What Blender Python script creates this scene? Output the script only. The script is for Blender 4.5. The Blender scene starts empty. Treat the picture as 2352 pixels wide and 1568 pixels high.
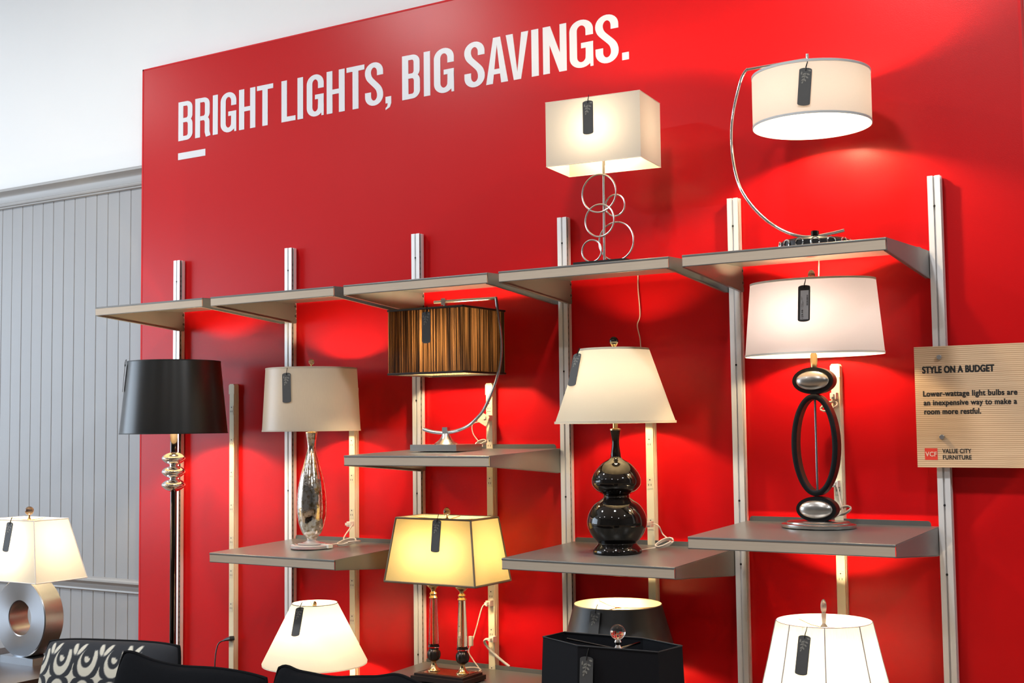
import bpy, math, random
import numpy as np
from mathutils import Vector, Matrix
random.seed(7); rng = np.random.default_rng(7)
PI = math.pi
sc = bpy.context.scene
COL = sc.collection

# ------------------------------------------------------------------ camera
W, H, FPX = 2352, 1568, 2912.09
YAW, PITCH, ROLL = -0.5606, 0.0663, -0.012
cd = bpy.data.cameras.new('camera'); cam = bpy.data.objects.new('camera', cd); COL.objects.link(cam)
cd.sensor_width = 36.0; cd.lens = 36.0*FPX/W; cd.clip_start = .05
cy, sy, cp, sp = math.cos(YAW), math.sin(YAW), math.cos(PITCH), math.sin(PITCH)
fw = Vector((sy*cp, cy*cp, sp)); rt = Vector((cy, -sy, 0)); up = rt.cross(fw)
c_, s_ = math.cos(ROLL), math.sin(ROLL)
r2 = rt*c_+up*s_; u2 = -rt*s_+up*c_
m = Matrix((r2, u2, -fw)).transposed().to_4x4(); m.translation = (4.9162, -4.5656, 1.5999)
cam.matrix_world = m
sc.camera = cam

# ------------------------------------------------------------------ view, world, room lights
sc.view_settings.view_transform = 'Standard'; sc.view_settings.look = 'None'
sc.view_settings.exposure = 0.0; sc.view_settings.gamma = 1.0; sc.view_settings.use_curve_mapping = False
sc.cycles.sample_clamp_indirect = 6.0; sc.cycles.max_bounces = 10
sc.cycles.caustics_reflective = False; sc.cycles.caustics_refractive = False
wd = bpy.data.worlds.new('world'); sc.world = wd; wd.use_nodes = True
bg = wd.node_tree.nodes['Background']; bg.inputs[0].default_value = (.80, .90, 1, 1); bg.inputs[1].default_value = 1.0

def area(name, loc, target, sx, sy_, power, color, shape='RECTANGLE', spread=180):
    l = bpy.data.lights.new(name, 'AREA'); l.shape = shape; l.size = sx; l.size_y = sy_; l.energy = power; l.color = color
    l.spread = math.radians(spread)
    o = bpy.data.objects.new(name, l); COL.objects.link(o); o.location = loc
    o.rotation_euler = (Vector(target)-Vector(loc)).to_track_quat('-Z', 'Y').to_euler()
    return o
# daylight coming in through the shop windows of the far left wall
area('window_daylight', (-5.35, -3.6, 2.0), (0, -3.4, 1.9), 4.6, 2.6, 225, (.70, .84, 1.0))
# shop ceiling lights (the room's own rows of fittings, all out of frame)
for x, y, pw in [(-3.6, -2.4, 58), (-.15, -2.4, 80), (3.3, -2.4, 80), (6.8, -2.4, 112), (-3.6, -6.2, 36), (-.2, -6.2, 36), (3.3, -6.2, 40), (6.8, -6.2, 40)]:
    area('ceiling_lamp', (x, y, 4.52), (x, y, 0), .34, .34, pw, (.97, .99, 1), 'DISK')

# ------------------------------------------------------------------ materials
MATS = {}
def mat(name, col, rough=.5, metal=0., spec=.5, noise=0., nscale=40., bump=0., bscale=200., coat=0., stretch=None, emit=None, trans=0., ior=1.45, sheen=0.):
    if name in MATS: return MATS[name]
    m = bpy.data.materials.new(name); m.use_nodes = True; nt = m.node_tree; b = nt.nodes['Principled BSDF']
    b.inputs['Base Color'].default_value = (*col, 1); b.inputs['Roughness'].default_value = rough
    b.inputs['Metallic'].default_value = metal; b.inputs['Specular IOR Level'].default_value = spec
    b.inputs['Coat Weight'].default_value = coat; b.inputs['Coat Roughness'].default_value = .05
    b.inputs['Transmission Weight'].default_value = trans; b.inputs['IOR'].default_value = ior
    b.inputs['Sheen Weight'].default_value = sheen
    tc = nt.nodes.new('ShaderNodeTexCoord'); mp = nt.nodes.new('ShaderNodeMapping')
    nt.links.new(tc.outputs['Object'], mp.inputs['Vector'])
    if stretch: mp.inputs['Scale'].default_value = stretch
    if noise:
        n = nt.nodes.new('ShaderNodeTexNoise'); n.inputs['Scale'].default_value = nscale; n.inputs['Detail'].default_value = 5
        nt.links.new(mp.outputs[0], n.inputs['Vector'])
        mx = nt.nodes.new('ShaderNodeMix'); mx.data_type = 'RGBA'
        mx.inputs[6].default_value = (*[max(0, c*(1-noise)) for c in col], 1); mx.inputs[7].default_value = (*[min(1, c*(1+noise)) for c in col], 1)
        nt.links.new(n.outputs['Fac'], mx.inputs[0]); nt.links.new(mx.outputs[2], b.inputs['Base Color'])
    if bump:
        n2 = nt.nodes.new('ShaderNodeTexNoise'); n2.inputs['Scale'].default_value = bscale; n2.inputs['Detail'].default_value = 3
        nt.links.new(mp.outputs[0], n2.inputs['Vector'])
        bp = nt.nodes.new('ShaderNodeBump'); bp.inputs['Strength'].default_value = bump; bp.inputs['Distance'].default_value = .002
        nt.links.new(n2.outputs['Fac'], bp.inputs['Height']); nt.links.new(bp.outputs[0], b.inputs['Normal'])
    if emit:
        b.inputs['Emission Color'].default_value = (*emit[0], 1); b.inputs['Emission Strength'].default_value = emit[1]
    MATS[name] = m
    return m

def shade_mat(name, out_col, trans_col, fac, weave=.06, inside=None, stretch=(300, 300, 300), rough=.8, gloss=0.):
    """lamp-shade cloth: diffuse outside, lets light through"""
    if name in MATS: return MATS[name]
    m = bpy.data.materials.new(name); m.use_nodes = True; nt = m.node_tree; nt.nodes.clear()
    N = nt.nodes.new; L = nt.links.new
    out = N('ShaderNodeOutputMaterial'); mix = N('ShaderNodeMixShader'); mix.inputs[0].default_value = fac
    d = N('ShaderNodeBsdfPrincipled'); d.inputs['Roughness'].default_value = rough; d.inputs['Specular IOR Level'].default_value = .15+gloss
    t = N('ShaderNodeBsdfTranslucent')
    tc = N('ShaderNodeTexCoord'); mp = N('ShaderNodeMapping'); mp.inputs['Scale'].default_value = stretch
    n = N('ShaderNodeTexNoise'); n.inputs['Scale'].default_value = 1.0; n.inputs['Detail'].default_value = 3
    L(tc.outputs['Object'], mp.inputs[0]); L(mp.outputs[0], n.inputs['Vector'])
    def tone(c):
        x = N('ShaderNodeMix'); x.data_type = 'RGBA'
        x.inputs[6].default_value = (*[v*(1-weave) for v in c], 1); x.inputs[7].default_value = (*[min(1, v*(1+weave)) for v in c], 1)
        L(n.outputs['Fac'], x.inputs[0]); return x.outputs[2]
    oc = tone(out_col)
    if inside:
        g = N('ShaderNodeNewGeometry'); x = N('ShaderNodeMix'); x.data_type = 'RGBA'
        L(g.outputs['Backfacing'], x.inputs[0]); L(oc, x.inputs[6]); x.inputs[7].default_value = (*inside, 1); oc = x.outputs[2]
    L(oc, d.inputs['Base Color']); L(tone([v*.82 for v in trans_col]), t.inputs[0])
    L(d.outputs[0], mix.inputs[1]); L(t.outputs[0], mix.inputs[2]); L(mix.outputs[0], out.inputs[0])
    MATS[name] = m
    return m

# plain painted / metal surfaces
M_white = mat('white_plaster', (.86, .885, .895), .75, noise=.015, nscale=3, bump=.03, bscale=60)
M_board = mat('grey_painted_board', (.33, .34, .355), .42, noise=.05, nscale=9, bump=.12, bscale=55, stretch=(1, 1, .25))
M_trim = mat('grey_painted_trim', (.36, .365, .37), .38, noise=.03, nscale=6, bump=.05, bscale=50)
M_red = mat('red_satin_paint', (.51, .0040, .0062), .30, spec=.27, noise=.03, nscale=3, bump=.10, bscale=260)
M_redtrim = mat('red_edge_band', (.60, .006, .010), .55, spec=.3)
M_letter = mat('white_vinyl', (.74, .76, .80), .35)
M_alu = mat('brushed_aluminium', (.95, .95, .96), .36, .42)
M_recess_shade = mat('recess_shade_grey', (.13, .115, .11), .5)  # dark tone for the shade painted inside the uprights' side recess
M_dark = mat('dark_hole', (.006, .006, .007), .7)
M_deck = mat('grey_powder_coat', (.135, .138, .135), .30, metal=.15, spec=.5, noise=.03, nscale=30, bump=.04, bscale=500)
M_strip = mat('oak_label_strip', (.46, .385, .30), .5, noise=.10, nscale=14, stretch=(.6, 1, 9))
M_cream = mat('cream_raceway', (.84, .76, .55), .4, noise=.02)
M_creamplug = mat('ivory_plastic', (.82, .80, .74), .35)
M_clear = mat('clear_cord', (.80, .68, .58), .25, spec=.6, trans=.12)
M_chrome = mat('polished_chrome', (.86, .85, .84), .06, 1.)
M_blackchrome = mat('black_nickel', (.10, .085, .075), .08, 1., spec=.8)
M_nickel = mat('brushed_nickel', (.62, .60, .57), .26, 1., noise=.06, nscale=10, stretch=(2, 2, 30))
M_steel = mat('satin_steel', (.50, .52, .55), .27, 1., noise=.08, nscale=7, stretch=(1, 1, 1))
M_brass = mat('antique_brass', (.62, .46, .24), .24, 1., noise=.12, nscale=20)
M_bronze = mat('dark_bronze', (.055, .045, .04), .3, .8)
M_gourd = mat('black_glazed_ceramic', (.006, .005, .0045), .04, spec=.62)
M_espresso = mat('espresso_wood', (.020, .012, .010), .42, spec=.3, noise=.3, nscale=8, stretch=(1, 12, 12))
M_mahog = mat('mahogany_wood', (.10, .035, .014), .25, noise=.3, nscale=9, stretch=(1, 10, 10), coat=.4)
M_blackmatte = mat('black_rubbed_wood', (.006, .006, .007), .5, spec=.2)
M_redwood = mat('dark_red_wood', (.05, .015, .012), .45, spec=.3)
M_black = mat('black_steel', (.01, .01, .011), .35)
M_fabric = mat('black_cotton_fabric', (.0045, .005, .0065), .95, spec=.08, noise=.3, nscale=90, bump=.15, bscale=900)
M_blackpiping = mat('black_cord_piping', (.004, .004, .005), .85, spec=.1)
M_tag = mat('charcoal_card', (.050, .050, .050), .55, noise=.08, nscale=60)
M_sprig = mat('grey_printed_sprig', (.17, .165, .145), .6)
M_paper = mat('white_label_paper', (.66, .68, .72), .6)
M_ink = mat('black_ink', (.012, .012, .012), .6)
M_inkgrey = mat('grey_ink', (.30, .30, .31), .6)
M_string = mat('black_string', (.006, .006, .006), .8)
M_glass = mat('clear_crystal', (.97, .97, .96), .01, trans=1., ior=1.5)
M_foot = mat('clear_acrylic', (.95, .93, .92), .04, trans=.6, ior=1.45)
M_amber = mat('smoked_crystal', (.16, .10, .06), .03, trans=.7, ior=1.5)
M_standoff = mat('satin_standoff', (.70, .70, .72), .3, 1.)
M_logo = mat('red_logo_print', (.72, .05, .03), .6)
M_logotext = mat('pale_logo_print', (.80, .58, .45), .6)
M_lining = mat('pale_lining', (.9, .88, .83), .7)
M_far = mat('grey_far_wall', (.13, .125, .12), .8)
M_floor = mat('floor_boards', (.28, .19, .12), .4, noise=.25, nscale=5, stretch=(1, 8, 1))
M_ceil = mat('ceiling_white', (.78, .78, .77), .8, noise=.02)
M_outlet = mat('ivory_outlet', (.78, .71, .55), .4)
BULBCOL = (1., .75, .43)
def bulb_mat(s):
    s = s*4.2
    return _bulb(s)
def _bulb(s): return mat('lit_bulb_%d' % int(s), (1, .9, .8), .5, emit=(BULBCOL, s))

# wood-grained sign board: fine horizontal ribs of veneer grain
def sign_mat():
    m = mat('striped_oak_veneer', (.52, .36, .21), .55); nt = m.node_tree; b = nt.nodes['Principled BSDF']; N = nt.nodes.new; L = nt.links.new
    tc = N('ShaderNodeTexCoord'); mp = N('ShaderNodeMapping'); mp.inputs['Scale'].default_value = (5, 5, 260)
    n = N('ShaderNodeTexNoise'); n.inputs['Scale'].default_value = 1; n.inputs['Detail'].default_value = 2
    mp2 = N('ShaderNodeMapping'); mp2.inputs['Scale'].default_value = (1.5, 1.5, 1)
    w = N('ShaderNodeTexWave'); w.bands_direction = 'Z'; w.inputs['Scale'].default_value = 46; w.inputs['Distortion'].default_value = 1.2; w.inputs['Detail Scale'].default_value = .4
    L(tc.outputs['Object'], mp.inputs[0]); L(mp.outputs[0], n.inputs['Vector']); L(tc.outputs['Object'], mp2.inputs[0]); L(mp2.outputs[0], w.inputs['Vector'])
    a = N('ShaderNodeMath'); a.operation = 'MULTIPLY_ADD'; L(w.outputs['Fac'], a.inputs[0]); a.inputs[1].default_value = .55
    a2 = N('ShaderNodeMath'); a2.operation = 'MULTIPLY'; L(n.outputs['Fac'], a2.inputs[0]); a2.inputs[1].default_value = .5; L(a2.outputs[0], a.inputs[2])
    cr = N('ShaderNodeValToRGB'); e = cr.color_ramp.elements
    e[0].position = .12; e[0].color = (.40, .235, .125, 1); e[1].position = .80; e[1].color = (.78, .57, .37, 1)
    L(a.outputs[0], cr.inputs[0]); L(cr.outputs[0], b.inputs['Base Color'])
    return m

# ------------------------------------------------------------------ mesh builder
class MB:
    def __init__(s): s.v = []; s.f = []
    def add(s, vs, fs):
        o = len(s.v); s.v += [tuple(v) for v in vs]; s.f += [tuple(i+o for i in f) for f in fs]; return s
    def box(s, x0, x1, y0, y1, z0, z1):
        vs = [(x, y, z) for z in (z0, z1) for y in (y0, y1) for x in (x0, x1)]
        return s.add(vs, [(0, 2, 3, 1), (4, 5, 7, 6), (0, 1, 5, 4), (2, 6, 7, 3), (0, 4, 6, 2), (1, 3, 7, 5)])
    def prism(s, poly, a, b, axis='z'):
        """2-D outline swept along an axis; outline is (x,y), (x,z) for y, (y,z) for x"""
        def P(p, t): return {'z': (p[0], p[1], t), 'y': (p[0], t, p[1]), 'x': (t, p[0], p[1])}[axis]
        n = len(poly); vs = [P(p, a) for p in poly]+[P(p, b) for p in poly]
        fs = [tuple(range(n))[::-1], tuple(range(n, 2*n))]+[(i, (i+1) % n, n+(i+1) % n, n+i) for i in range(n)]
        return s.add(vs, fs)
    def lathe(s, prof, seg=48, c=(0, 0, 0), sx=1., sy=1., cap=True, rad=None):
        n = len(prof); vs = []; fs = []
        for k in range(seg):
            a = 2*PI*k/seg; g = rad(k/seg) if rad else 1.
            for r, z in prof: vs.append((c[0]+r*g*sx*math.cos(a), c[1]+r*g*sy*math.sin(a), c[2]+z))
        for k in range(seg):
            k2 = (k+1) % seg
            for j in range(n-1): fs.append((k*n+j, k2*n+j, k2*n+j+1, k*n+j+1))
        if cap:
            fs.append(tuple(k*n for k in range(seg))[::-1]); fs.append(tuple(k*n+n-1 for k in range(seg)))
        return s.add(vs, fs)
    def tube(s, pts, r, seg=8, closed=False, cap=True, flat=1.):
        P = [Vector(p) for p in pts]; n = len(P); vs = []; fs = []; prev = None
        for i in range(n):
            t = (P[(i+1) % n]-P[i-1]) if closed else (P[min(i+1, n-1)]-P[max(i-1, 0)])
            t.normalize()
            if prev is None: q = t.orthogonal().normalized()
            else: q = (prev-t*prev.dot(t)); q = q.normalized() if q.length > 1e-6 else t.orthogonal().normalized()
            prev = q; w = t.cross(q); rr = r[i] if hasattr(r, '__len__') else r
            for k in range(seg):
                a = 2*PI*k/seg; vs.append(P[i]+q*(rr*math.cos(a))+w*(rr*flat*math.sin(a)))
        for i in range(n if closed else n-1):
            j = (i+1) % n
            for k in range(seg):
                k2 = (k+1) % seg; fs.append((i*seg+k, i*seg+k2, j*seg+k2, j*seg+k))
        if cap and not closed: fs.append(tuple(range(seg))[::-1]); fs.append(tuple((n-1)*seg+k for k in range(seg)))
        return s.add(vs, fs)
    def ring(s, c, r, t, seg=48, axis='z', rx=None, rz=None, ts=8):
        rx = rx or r; rz = rz or r; pts = []
        for k in range(seg):
            a = 2*PI*k/seg; u, v = rx*math.cos(a), rz*math.sin(a)
            pts.append({'z': (c[0]+u, c[1]+v, c[2]), 'y': (c[0]+u, c[1], c[2]+v), 'x': (c[0], c[1]+u, c[2]+v)}[axis])
        return s.tube(pts, t, ts, closed=True)
    def sphere(s, c, r, sx=1., sy=1., sz=1., n=16, m=24):
        pr = [(max(1e-4, r*math.sin(PI*i/n)), -r*math.cos(PI*i/n)*sz) for i in range(n+1)]
        return s.lathe(pr, m, c, sx, sy)
    def build(s, name, m, parent=None, smooth=38, loc=None):
        me = bpy.data.meshes.new(name); me.from_pydata([tuple(v) for v in s.v], [], s.f); me.update()
        me.materials.append(m)
        return link(me, name, parent, smooth, loc)

def link(me, name, parent=None, smooth=38, loc=None):
    if smooth:
        me.polygons.foreach_set('use_smooth', [True]*len(me.polygons)); me.set_sharp_from_angle(angle=math.radians(smooth))
    o = bpy.data.objects.new(name, me); COL.objects.link(o)
    if parent: o.parent = parent
    if loc: o.location = loc
    return o

def tag(o, label, cat, group=None):
    o['label'] = label; o['category'] = cat
    if group: o['group'] = group
    return o
def thing(name, label, cat, loc=(0, 0, 0), rotz=0., group=None):
    o = bpy.data.objects.new(name, None); o.empty_display_size = .05; COL.objects.link(o); o.location = loc; o.rotation_euler = (0, 0, rotz)
    return tag(o, label, cat, group)
def structure(o): o['kind'] = 'structure'; return o

def smoothprof(pts, n=6):
    """Catmull-Rom through profile points"""
    p = np.array(pts, float); out = []
    for i in range(len(p)-1):
        p0 = p[max(i-1, 0)]; p1 = p[i]; p2 = p[i+1]; p3 = p[min(i+2, len(p)-1)]
        for k in range(n):
            t = k/n; out.append(.5*((2*p1)+(-p0+p2)*t+(2*p0-5*p1+4*p2-p3)*t*t+(-p0+3*p1-3*p2+p3)*t**3))
    out.append(p[-1]); return [tuple(q) for q in out]
def spath(pts, n=8): return smoothprof(pts, n)

def text_mesh(name, body, m, parent, x, z, w, h, y=0., bold=.0, spacing=1., rot=0.):
    """flat printed lettering in the XZ plane facing -Y, fitted to width w and cap height h (baseline z)"""
    cu = bpy.data.curves.new(name, 'FONT'); cu.body = body; cu.size = 1; cu.offset = .006; cu.space_character = spacing*1.06; cu.extrude = 0.
    o = bpy.data.objects.new(name+'_tmp', cu); COL.objects.link(o); bpy.context.view_layer.update()
    me = bpy.data.meshes.new_from_object(o.evaluated_get(bpy.context.evaluated_depsgraph_get()))
    bpy.data.objects.remove(o); bpy.data.curves.remove(cu)
    co = np.array([v.co for v in me.vertices]); x0, x1 = co[:, 0].min(), co[:, 0].max()
    sx = w/(x1-x0); sz = h/.73
    P = np.stack([(co[:, 0]-x0)*sx, np.zeros(len(co)), co[:, 1]*sz], 1)
    ca, sa = math.cos(rot), math.sin(rot)
    Q = np.stack([x+P[:, 0]*ca-P[:, 2]*sa, np.full(len(co), y), z+P[:, 0]*sa+P[:, 2]*ca], 1)
    faces = [tuple(f.vertices) for f in me.polygons]; bpy.data.meshes.remove(me); b = MB()
    for k, (dx, dz) in enumerate(((0, 0), (1, .4), (-1, -.4), (.6, -.7), (-.6, .7))):   # bold print: the strokes laid down again a hair aside
        D = np.array([dx*bold*h, -.00004*k, dz*bold*h]); b.add([tuple(q+D) for q in Q], faces)
        if bold == 0: break
    return b.build(name, m, parent, 0)

# ------------------------------------------------------------------ the room
b = MB().box(-5.6, 9.5, -10, .3, -.1, 0); structure(b.build('floor', M_floor))
b = MB().box(-5.6, 9.5, -10, .3, 4.6, 4.7); structure(b.build('ceiling', M_ceil))
wall_back = structure(MB().box(-5.6, 9.5, .10, .25, 0, 4.6).build('wall_back', M_white))
wl = MB().box(-5.6, -5.4, -10, .1, 0, .7).box(-5.6, -5.4, -10, .1, 3.3, 4.6).box(-5.6, -5.4, -10, -5.9, .7, 3.3).box(-5.6, -5.4, -1.3, .1, .7, 3.3)
structure(wl.build('wall_left', M_white))
win = structure(MB().box(-5.53, -5.50, -5.9, -1.3, .7, 3.3).build('window_1', M_glass))
fr = MB()
for k in range(5): yy = -5.9+k*1.15; fr.box(-5.55, -5.46, yy-.03, yy+.03, .7, 3.3)
for zz in (.73, 2.4, 3.27): fr.box(-5.55, -5.46, -5.9, -1.3, zz-.03, zz+.03)
fr.build('window_frame', M_letter, win)
structure(MB().box(9.5, 9.7, -10, .3, 0, 4.6).build('wall_right', M_far))
structure(MB().box(-5.6, 9.5, -10.2, -10, 0, 4.6).build('wall_front', M_far))

# tongue-and-groove boards on the left of the back wall: each board its own piece
def plank_mesh():
    w, d, c = .0897, .012, .0026
    b = MB().prism([(0, 0), (0, -d+c), (c, -d), (w-c, -d), (w, -d+c), (w, 0)], 0, 2.915, 'z')
    me = bpy.data.meshes.new('plank'); me.from_pydata(b.v, [], b.f); me.update(); me.materials.append(M_board); return me
pm = plank_mesh()
for k in range(34):
    x = -1.5179+.0911*(k-20)
    if x+.0897 > -.285: continue
    o = link(pm, 'plank', wall_back, 0, (x+.001, .0998, 0)); o.rotation_euler = (0, 0, random.uniform(-.006, .006))
# last, ripped board that meets the red panel
MB().box(-.3325, -.2895, .088, .0998, 0, 2.915).build('plank', M_board, wall_back, 0)
# crown moulding: cap, flat frieze, bead
def mould(name, prof, x0, x1, m):
    return structure(MB().prism([(.10-d, z) for d, z in prof], x0, x1, 'x').build(name, m, None, 30))
mould('trim_1', [(0, 3.008), (.052, 3.008), (.056, 3.001), (.056, 2.992), (.050, 2.988), (.040, 2.980), (.030, 2.972), (.026, 2.966), (.024, 2.962),
      (.024, 2.931), (.028, 2.927), (.036, 2.924), (.038, 2.918), (.034, 2.911), (.026, 2.908), (.026, 2.900), (.016, 2.897), (0, 2.897)], -5.4, -.2895, M_trim)
mould('trim_2', [(0, .815), (.020, .815), (.040, .811), (.048, .803), (.048, .794), (.040, .788), (.032, .784), (.026, .776), (.026, .764), (.022, .752), (.024, .744), (.018, .738), (0, .738)], -5.4, -.2895, M_trim)

# ------------------------------------------------------------------ red display panel with its headline
PX0, PX1, PY, PZ = -.2885, 4.128, .042, 3.522
panel = thing('display_panel', 'glossy red display wall panel carrying the white headline and all the shelf uprights', 'wall panel', (0, 0, 0))
MB().box(PX0+.010, PX1-.010, PY, .0999, 0, PZ-.008).build('board', M_red, panel, 0)
MB().box(PX0, PX0+.010, PY-.001, .0999, 0, PZ).box(PX1-.010, PX1, PY-.001, .0999, 0, PZ).box(PX0, PX1, PY-.001, .0999, PZ-.008, PZ).build('edge_band', M_redtrim, panel, 0)

HZ, CAP = 3.0985, .205
LV = [0]
def level():
    LV[0] = (LV[0]+1) % 5; return PY-.0014-.00012*LV[0]
TX, TZ = .0355, .0238                # upright strokes are broader than level ones
KX = TX/TZ
def stroke(b, pts, t=1.):
    """flat band along a centre line (x,z)"""
    p = [Vector((q[0]/KX, q[1])) for q in pts]; p = [p[0]]+[b_ for a_, b_ in zip(p[:-1], p[1:]) if (b_-a_).length > 1e-3]; n = len(p); L = []; R = []; t = t*TZ
    for i in range(n):
        d0 = (p[i]-p[i-1]).normalized() if i else None; d1 = (p[i+1]-p[i]).normalized() if i < n-1 else None
        d = ((d0+d1).normalized() if d0 and d1 else (d0 or d1)); nn = Vector((-d.y, d.x)); k = t/2
        if d0 and d1: k = min(t/2/max(.5, nn.dot(Vector((-d0.y, d0.x)))), t)
        L.append(p[i]+nn*k); R.append(p[i]-nn*k)
    poly = L+R[::-1]; n2 = len(poly); yf = level()
    vs = [(q.x*KX, yf, q.y) for q in poly]+[(q.x*KX, PY, q.y) for q in poly]
    fs = [(i, i+1, n2-2-i, n2-1-i) for i in range(n-1)]+[(i, (i+1) % n2, n2+(i+1) % n2, n2+i) for i in range(n2)]
    b.add(vs, fs)
def arc(cx, cz, rx, rz, a0, a1, n=12): return [(cx+rx*math.cos(math.radians(a0+(a1-a0)*i/n)), cz+rz*math.sin(math.radians(a0+(a1-a0)*i/n))) for i in range(n+1)]
def glyph(b, ch, x0, x1):
    z0, z1 = HZ, HZ+CAP; w = x1-x0; l, r, bo, to = x0+TX/2, x1-TX/2, z0+TZ/2, z1-TZ/2; mz = z0+CAP*.5; cx = (x0+x1)/2
    def poly(q): b.prism([(a, c) for a, c in q], level(), PY, 'y')
    if ch == 'I': poly([(cx-TX/2, z0), (cx+TX/2, z0), (cx+TX/2, z1), (cx-TX/2, z1)])
    elif ch == 'L': poly([(x0, z0), (x1, z0), (x1, z0+TZ), (x0+TX, z0+TZ), (x0+TX, z1), (x0, z1)])
    elif ch == 'T': poly([(cx-TX/2, z0), (cx+TX/2, z0), (cx+TX/2, z1-TZ), (x1, z1-TZ), (x1, z1), (x0, z1), (x0, z1-TZ), (cx-TX/2, z1-TZ)])
    elif ch == 'H': h = TZ*.48; poly([(x0, z0), (x0+TX, z0), (x0+TX, mz-h), (x1-TX, mz-h), (x1-TX, z0), (x1, z0), (x1, z1), (x1-TX, z1), (x1-TX, mz+h), (x0+TX, mz+h), (x0+TX, z1), (x0, z1)])
    elif ch == 'N': t2 = TX*.92; poly([(x0, z0), (x0+t2, z0), (x0+t2, z0+CAP*.60), (x1-t2*1.12, z0), (x1, z0), (x1, z1), (x1-t2, z1), (x1-t2, z0+CAP*.40), (x0+t2*1.12, z1), (x0, z1)])
    elif ch == 'A':
        a = TX*1.0; poly([(x0, z0), (x0+a, z0), (cx+.004, z1), (cx-a*.52, z1)]); poly([(x1-a, z0), (x1, z0), (cx+a*.52, z1), (cx-.004, z1)])
        poly([(x0+w*.24, z0+CAP*.20), (x1-w*.24, z0+CAP*.20), (x1-w*.28, z0+CAP*.31), (x0+w*.28, z0+CAP*.31)])
    elif ch == 'V':
        a = TX*1.0; poly([(x0, z1), (cx-a*.52, z0), (cx+.004, z0), (x0+a, z1)]); poly([(x1, z1), (x1-a, z1), (cx-.004, z0), (cx+a*.52, z0)])
    elif ch == '.': poly([(x0, z0), (x1, z0), (x1, z0+.031), (x0, z0+.031)])
    elif ch == ',': poly([(x0+.002, z0+.031), (x1, z0+.031), (x1, z0-.002), (x1-.008, z0-.020), (x0+.002, z0-.031), (x0+.002, z0-.022), (x0+.012, z0-.014), (x0+.015, z0), (x0+.002, z0)])
    elif ch == 'B':
        rx, rz = .026, .024; stroke(b, [(l, z0), (l, z1)])
        stroke(b, [(x0+.004, to)]+arc(r-rx-.001, to-rz, rx, rz, 90, 0, 8)+arc(r-rx-.001, mz+.004+rz, rx, rz, 0, -90, 8)+[(x0+.004, mz+.004)], .96)
        stroke(b, [(x0+.004, mz+.004)]+arc(r-rx, mz+.004-rz, rx, rz, 90, 0, 8)+arc(r-rx, bo+rz, rx, rz, 0, -90, 8)+[(x0+.004, bo)], .96)
    elif ch == 'R':
        rx, rz = .026, .024; stroke(b, [(l, z0), (l, z1)])
        stroke(b, [(x0+.004, to)]+arc(r-rx-.003, to-rz, rx, rz, 90, 0, 8)+arc(r-rx-.003, mz-.004+rz, rx, rz, 0, -90, 8)+[(x0+.004, mz-.004)], .96)
        stroke(b, [(cx, mz-.004)]+arc(r-rx-.004, mz-.004-rz, rx, rz, 80, 0, 6)+[(r-.004, z0+.024), (r+.001, z0+.010), (r+.004, z0)], .95)
    elif ch == 'G':
        R = (r-l)/2; zr = .034
        stroke(b, [(r, z0+CAP*.66), (r, to-zr)]+arc(cx, to-zr, R, zr, 0, 180, 16)+[(l, bo+zr)]+arc(cx, bo+zr, R, zr, 180, 345, 15)+[(r, z0+CAP*.30), (r, z0+CAP*.46)])
        poly([(cx-.001, z0+CAP*.405), (x1, z0+CAP*.405), (x1, z0+CAP*.515), (cx-.001, z0+CAP*.515)])
        poly([(x1-.014, z0), (x1, z0), (x1, z0+CAP*.45), (x1-.015, z0+CAP*.45), (x1-.015, z0+.02)])
    elif ch == 'S':
        R = (r-l)/2; zr = .034
        stroke(b, [(r, z0+CAP*.69), (r, to-zr)]+arc(cx, to-zr, R, zr, 0, 180, 14)+spath([(l+.0005, z0+CAP*.735), (l+R*.34, z0+CAP*.62), (r-R*.34, z0+CAP*.40), (r-.0005, z0+CAP*.275)], 6)+arc(cx, bo+zr, R, zr, 0, -180, 14)+[(l, z0+CAP*.32)])
LET = [('B', -.014, .090), ('R', .109, .216), ('I', .235, .270), ('G', .290, .399), ('H', .418, .529), ('T', .540, .648), ('L', .703, .794), ('I', .807, .843),
       ('G', .866, .973), ('H', .992, 1.103), ('T', 1.115, 1.223), ('S', 1.226, 1.333), (',', 1.345, 1.380), ('B', 1.444, 1.546), ('I', 1.566, 1.604),
       ('G', 1.624, 1.734), ('S', 1.791, 1.899), ('A', 1.906, 2.020), ('V', 2.011, 2.126), ('I', 2.139, 2.179), ('N', 2.199, 2.315), ('G', 2.330, 2.443),
       ('S', 2.454, 2.562), ('.', 2.578, 2.609)]
lb = MB()
for ch, a, c in LET: glyph(lb, ch, a, c)
lo = lb.build('lettering', M_letter, panel, 0); lo['label'] = 'white headline BRIGHT LIGHTS, BIG SAVINGS.'
MB().box(-.015, .1825, PY-.0016, PY, 2.9995, 3.035).build('underline_bar', M_letter, panel, 0)

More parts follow.
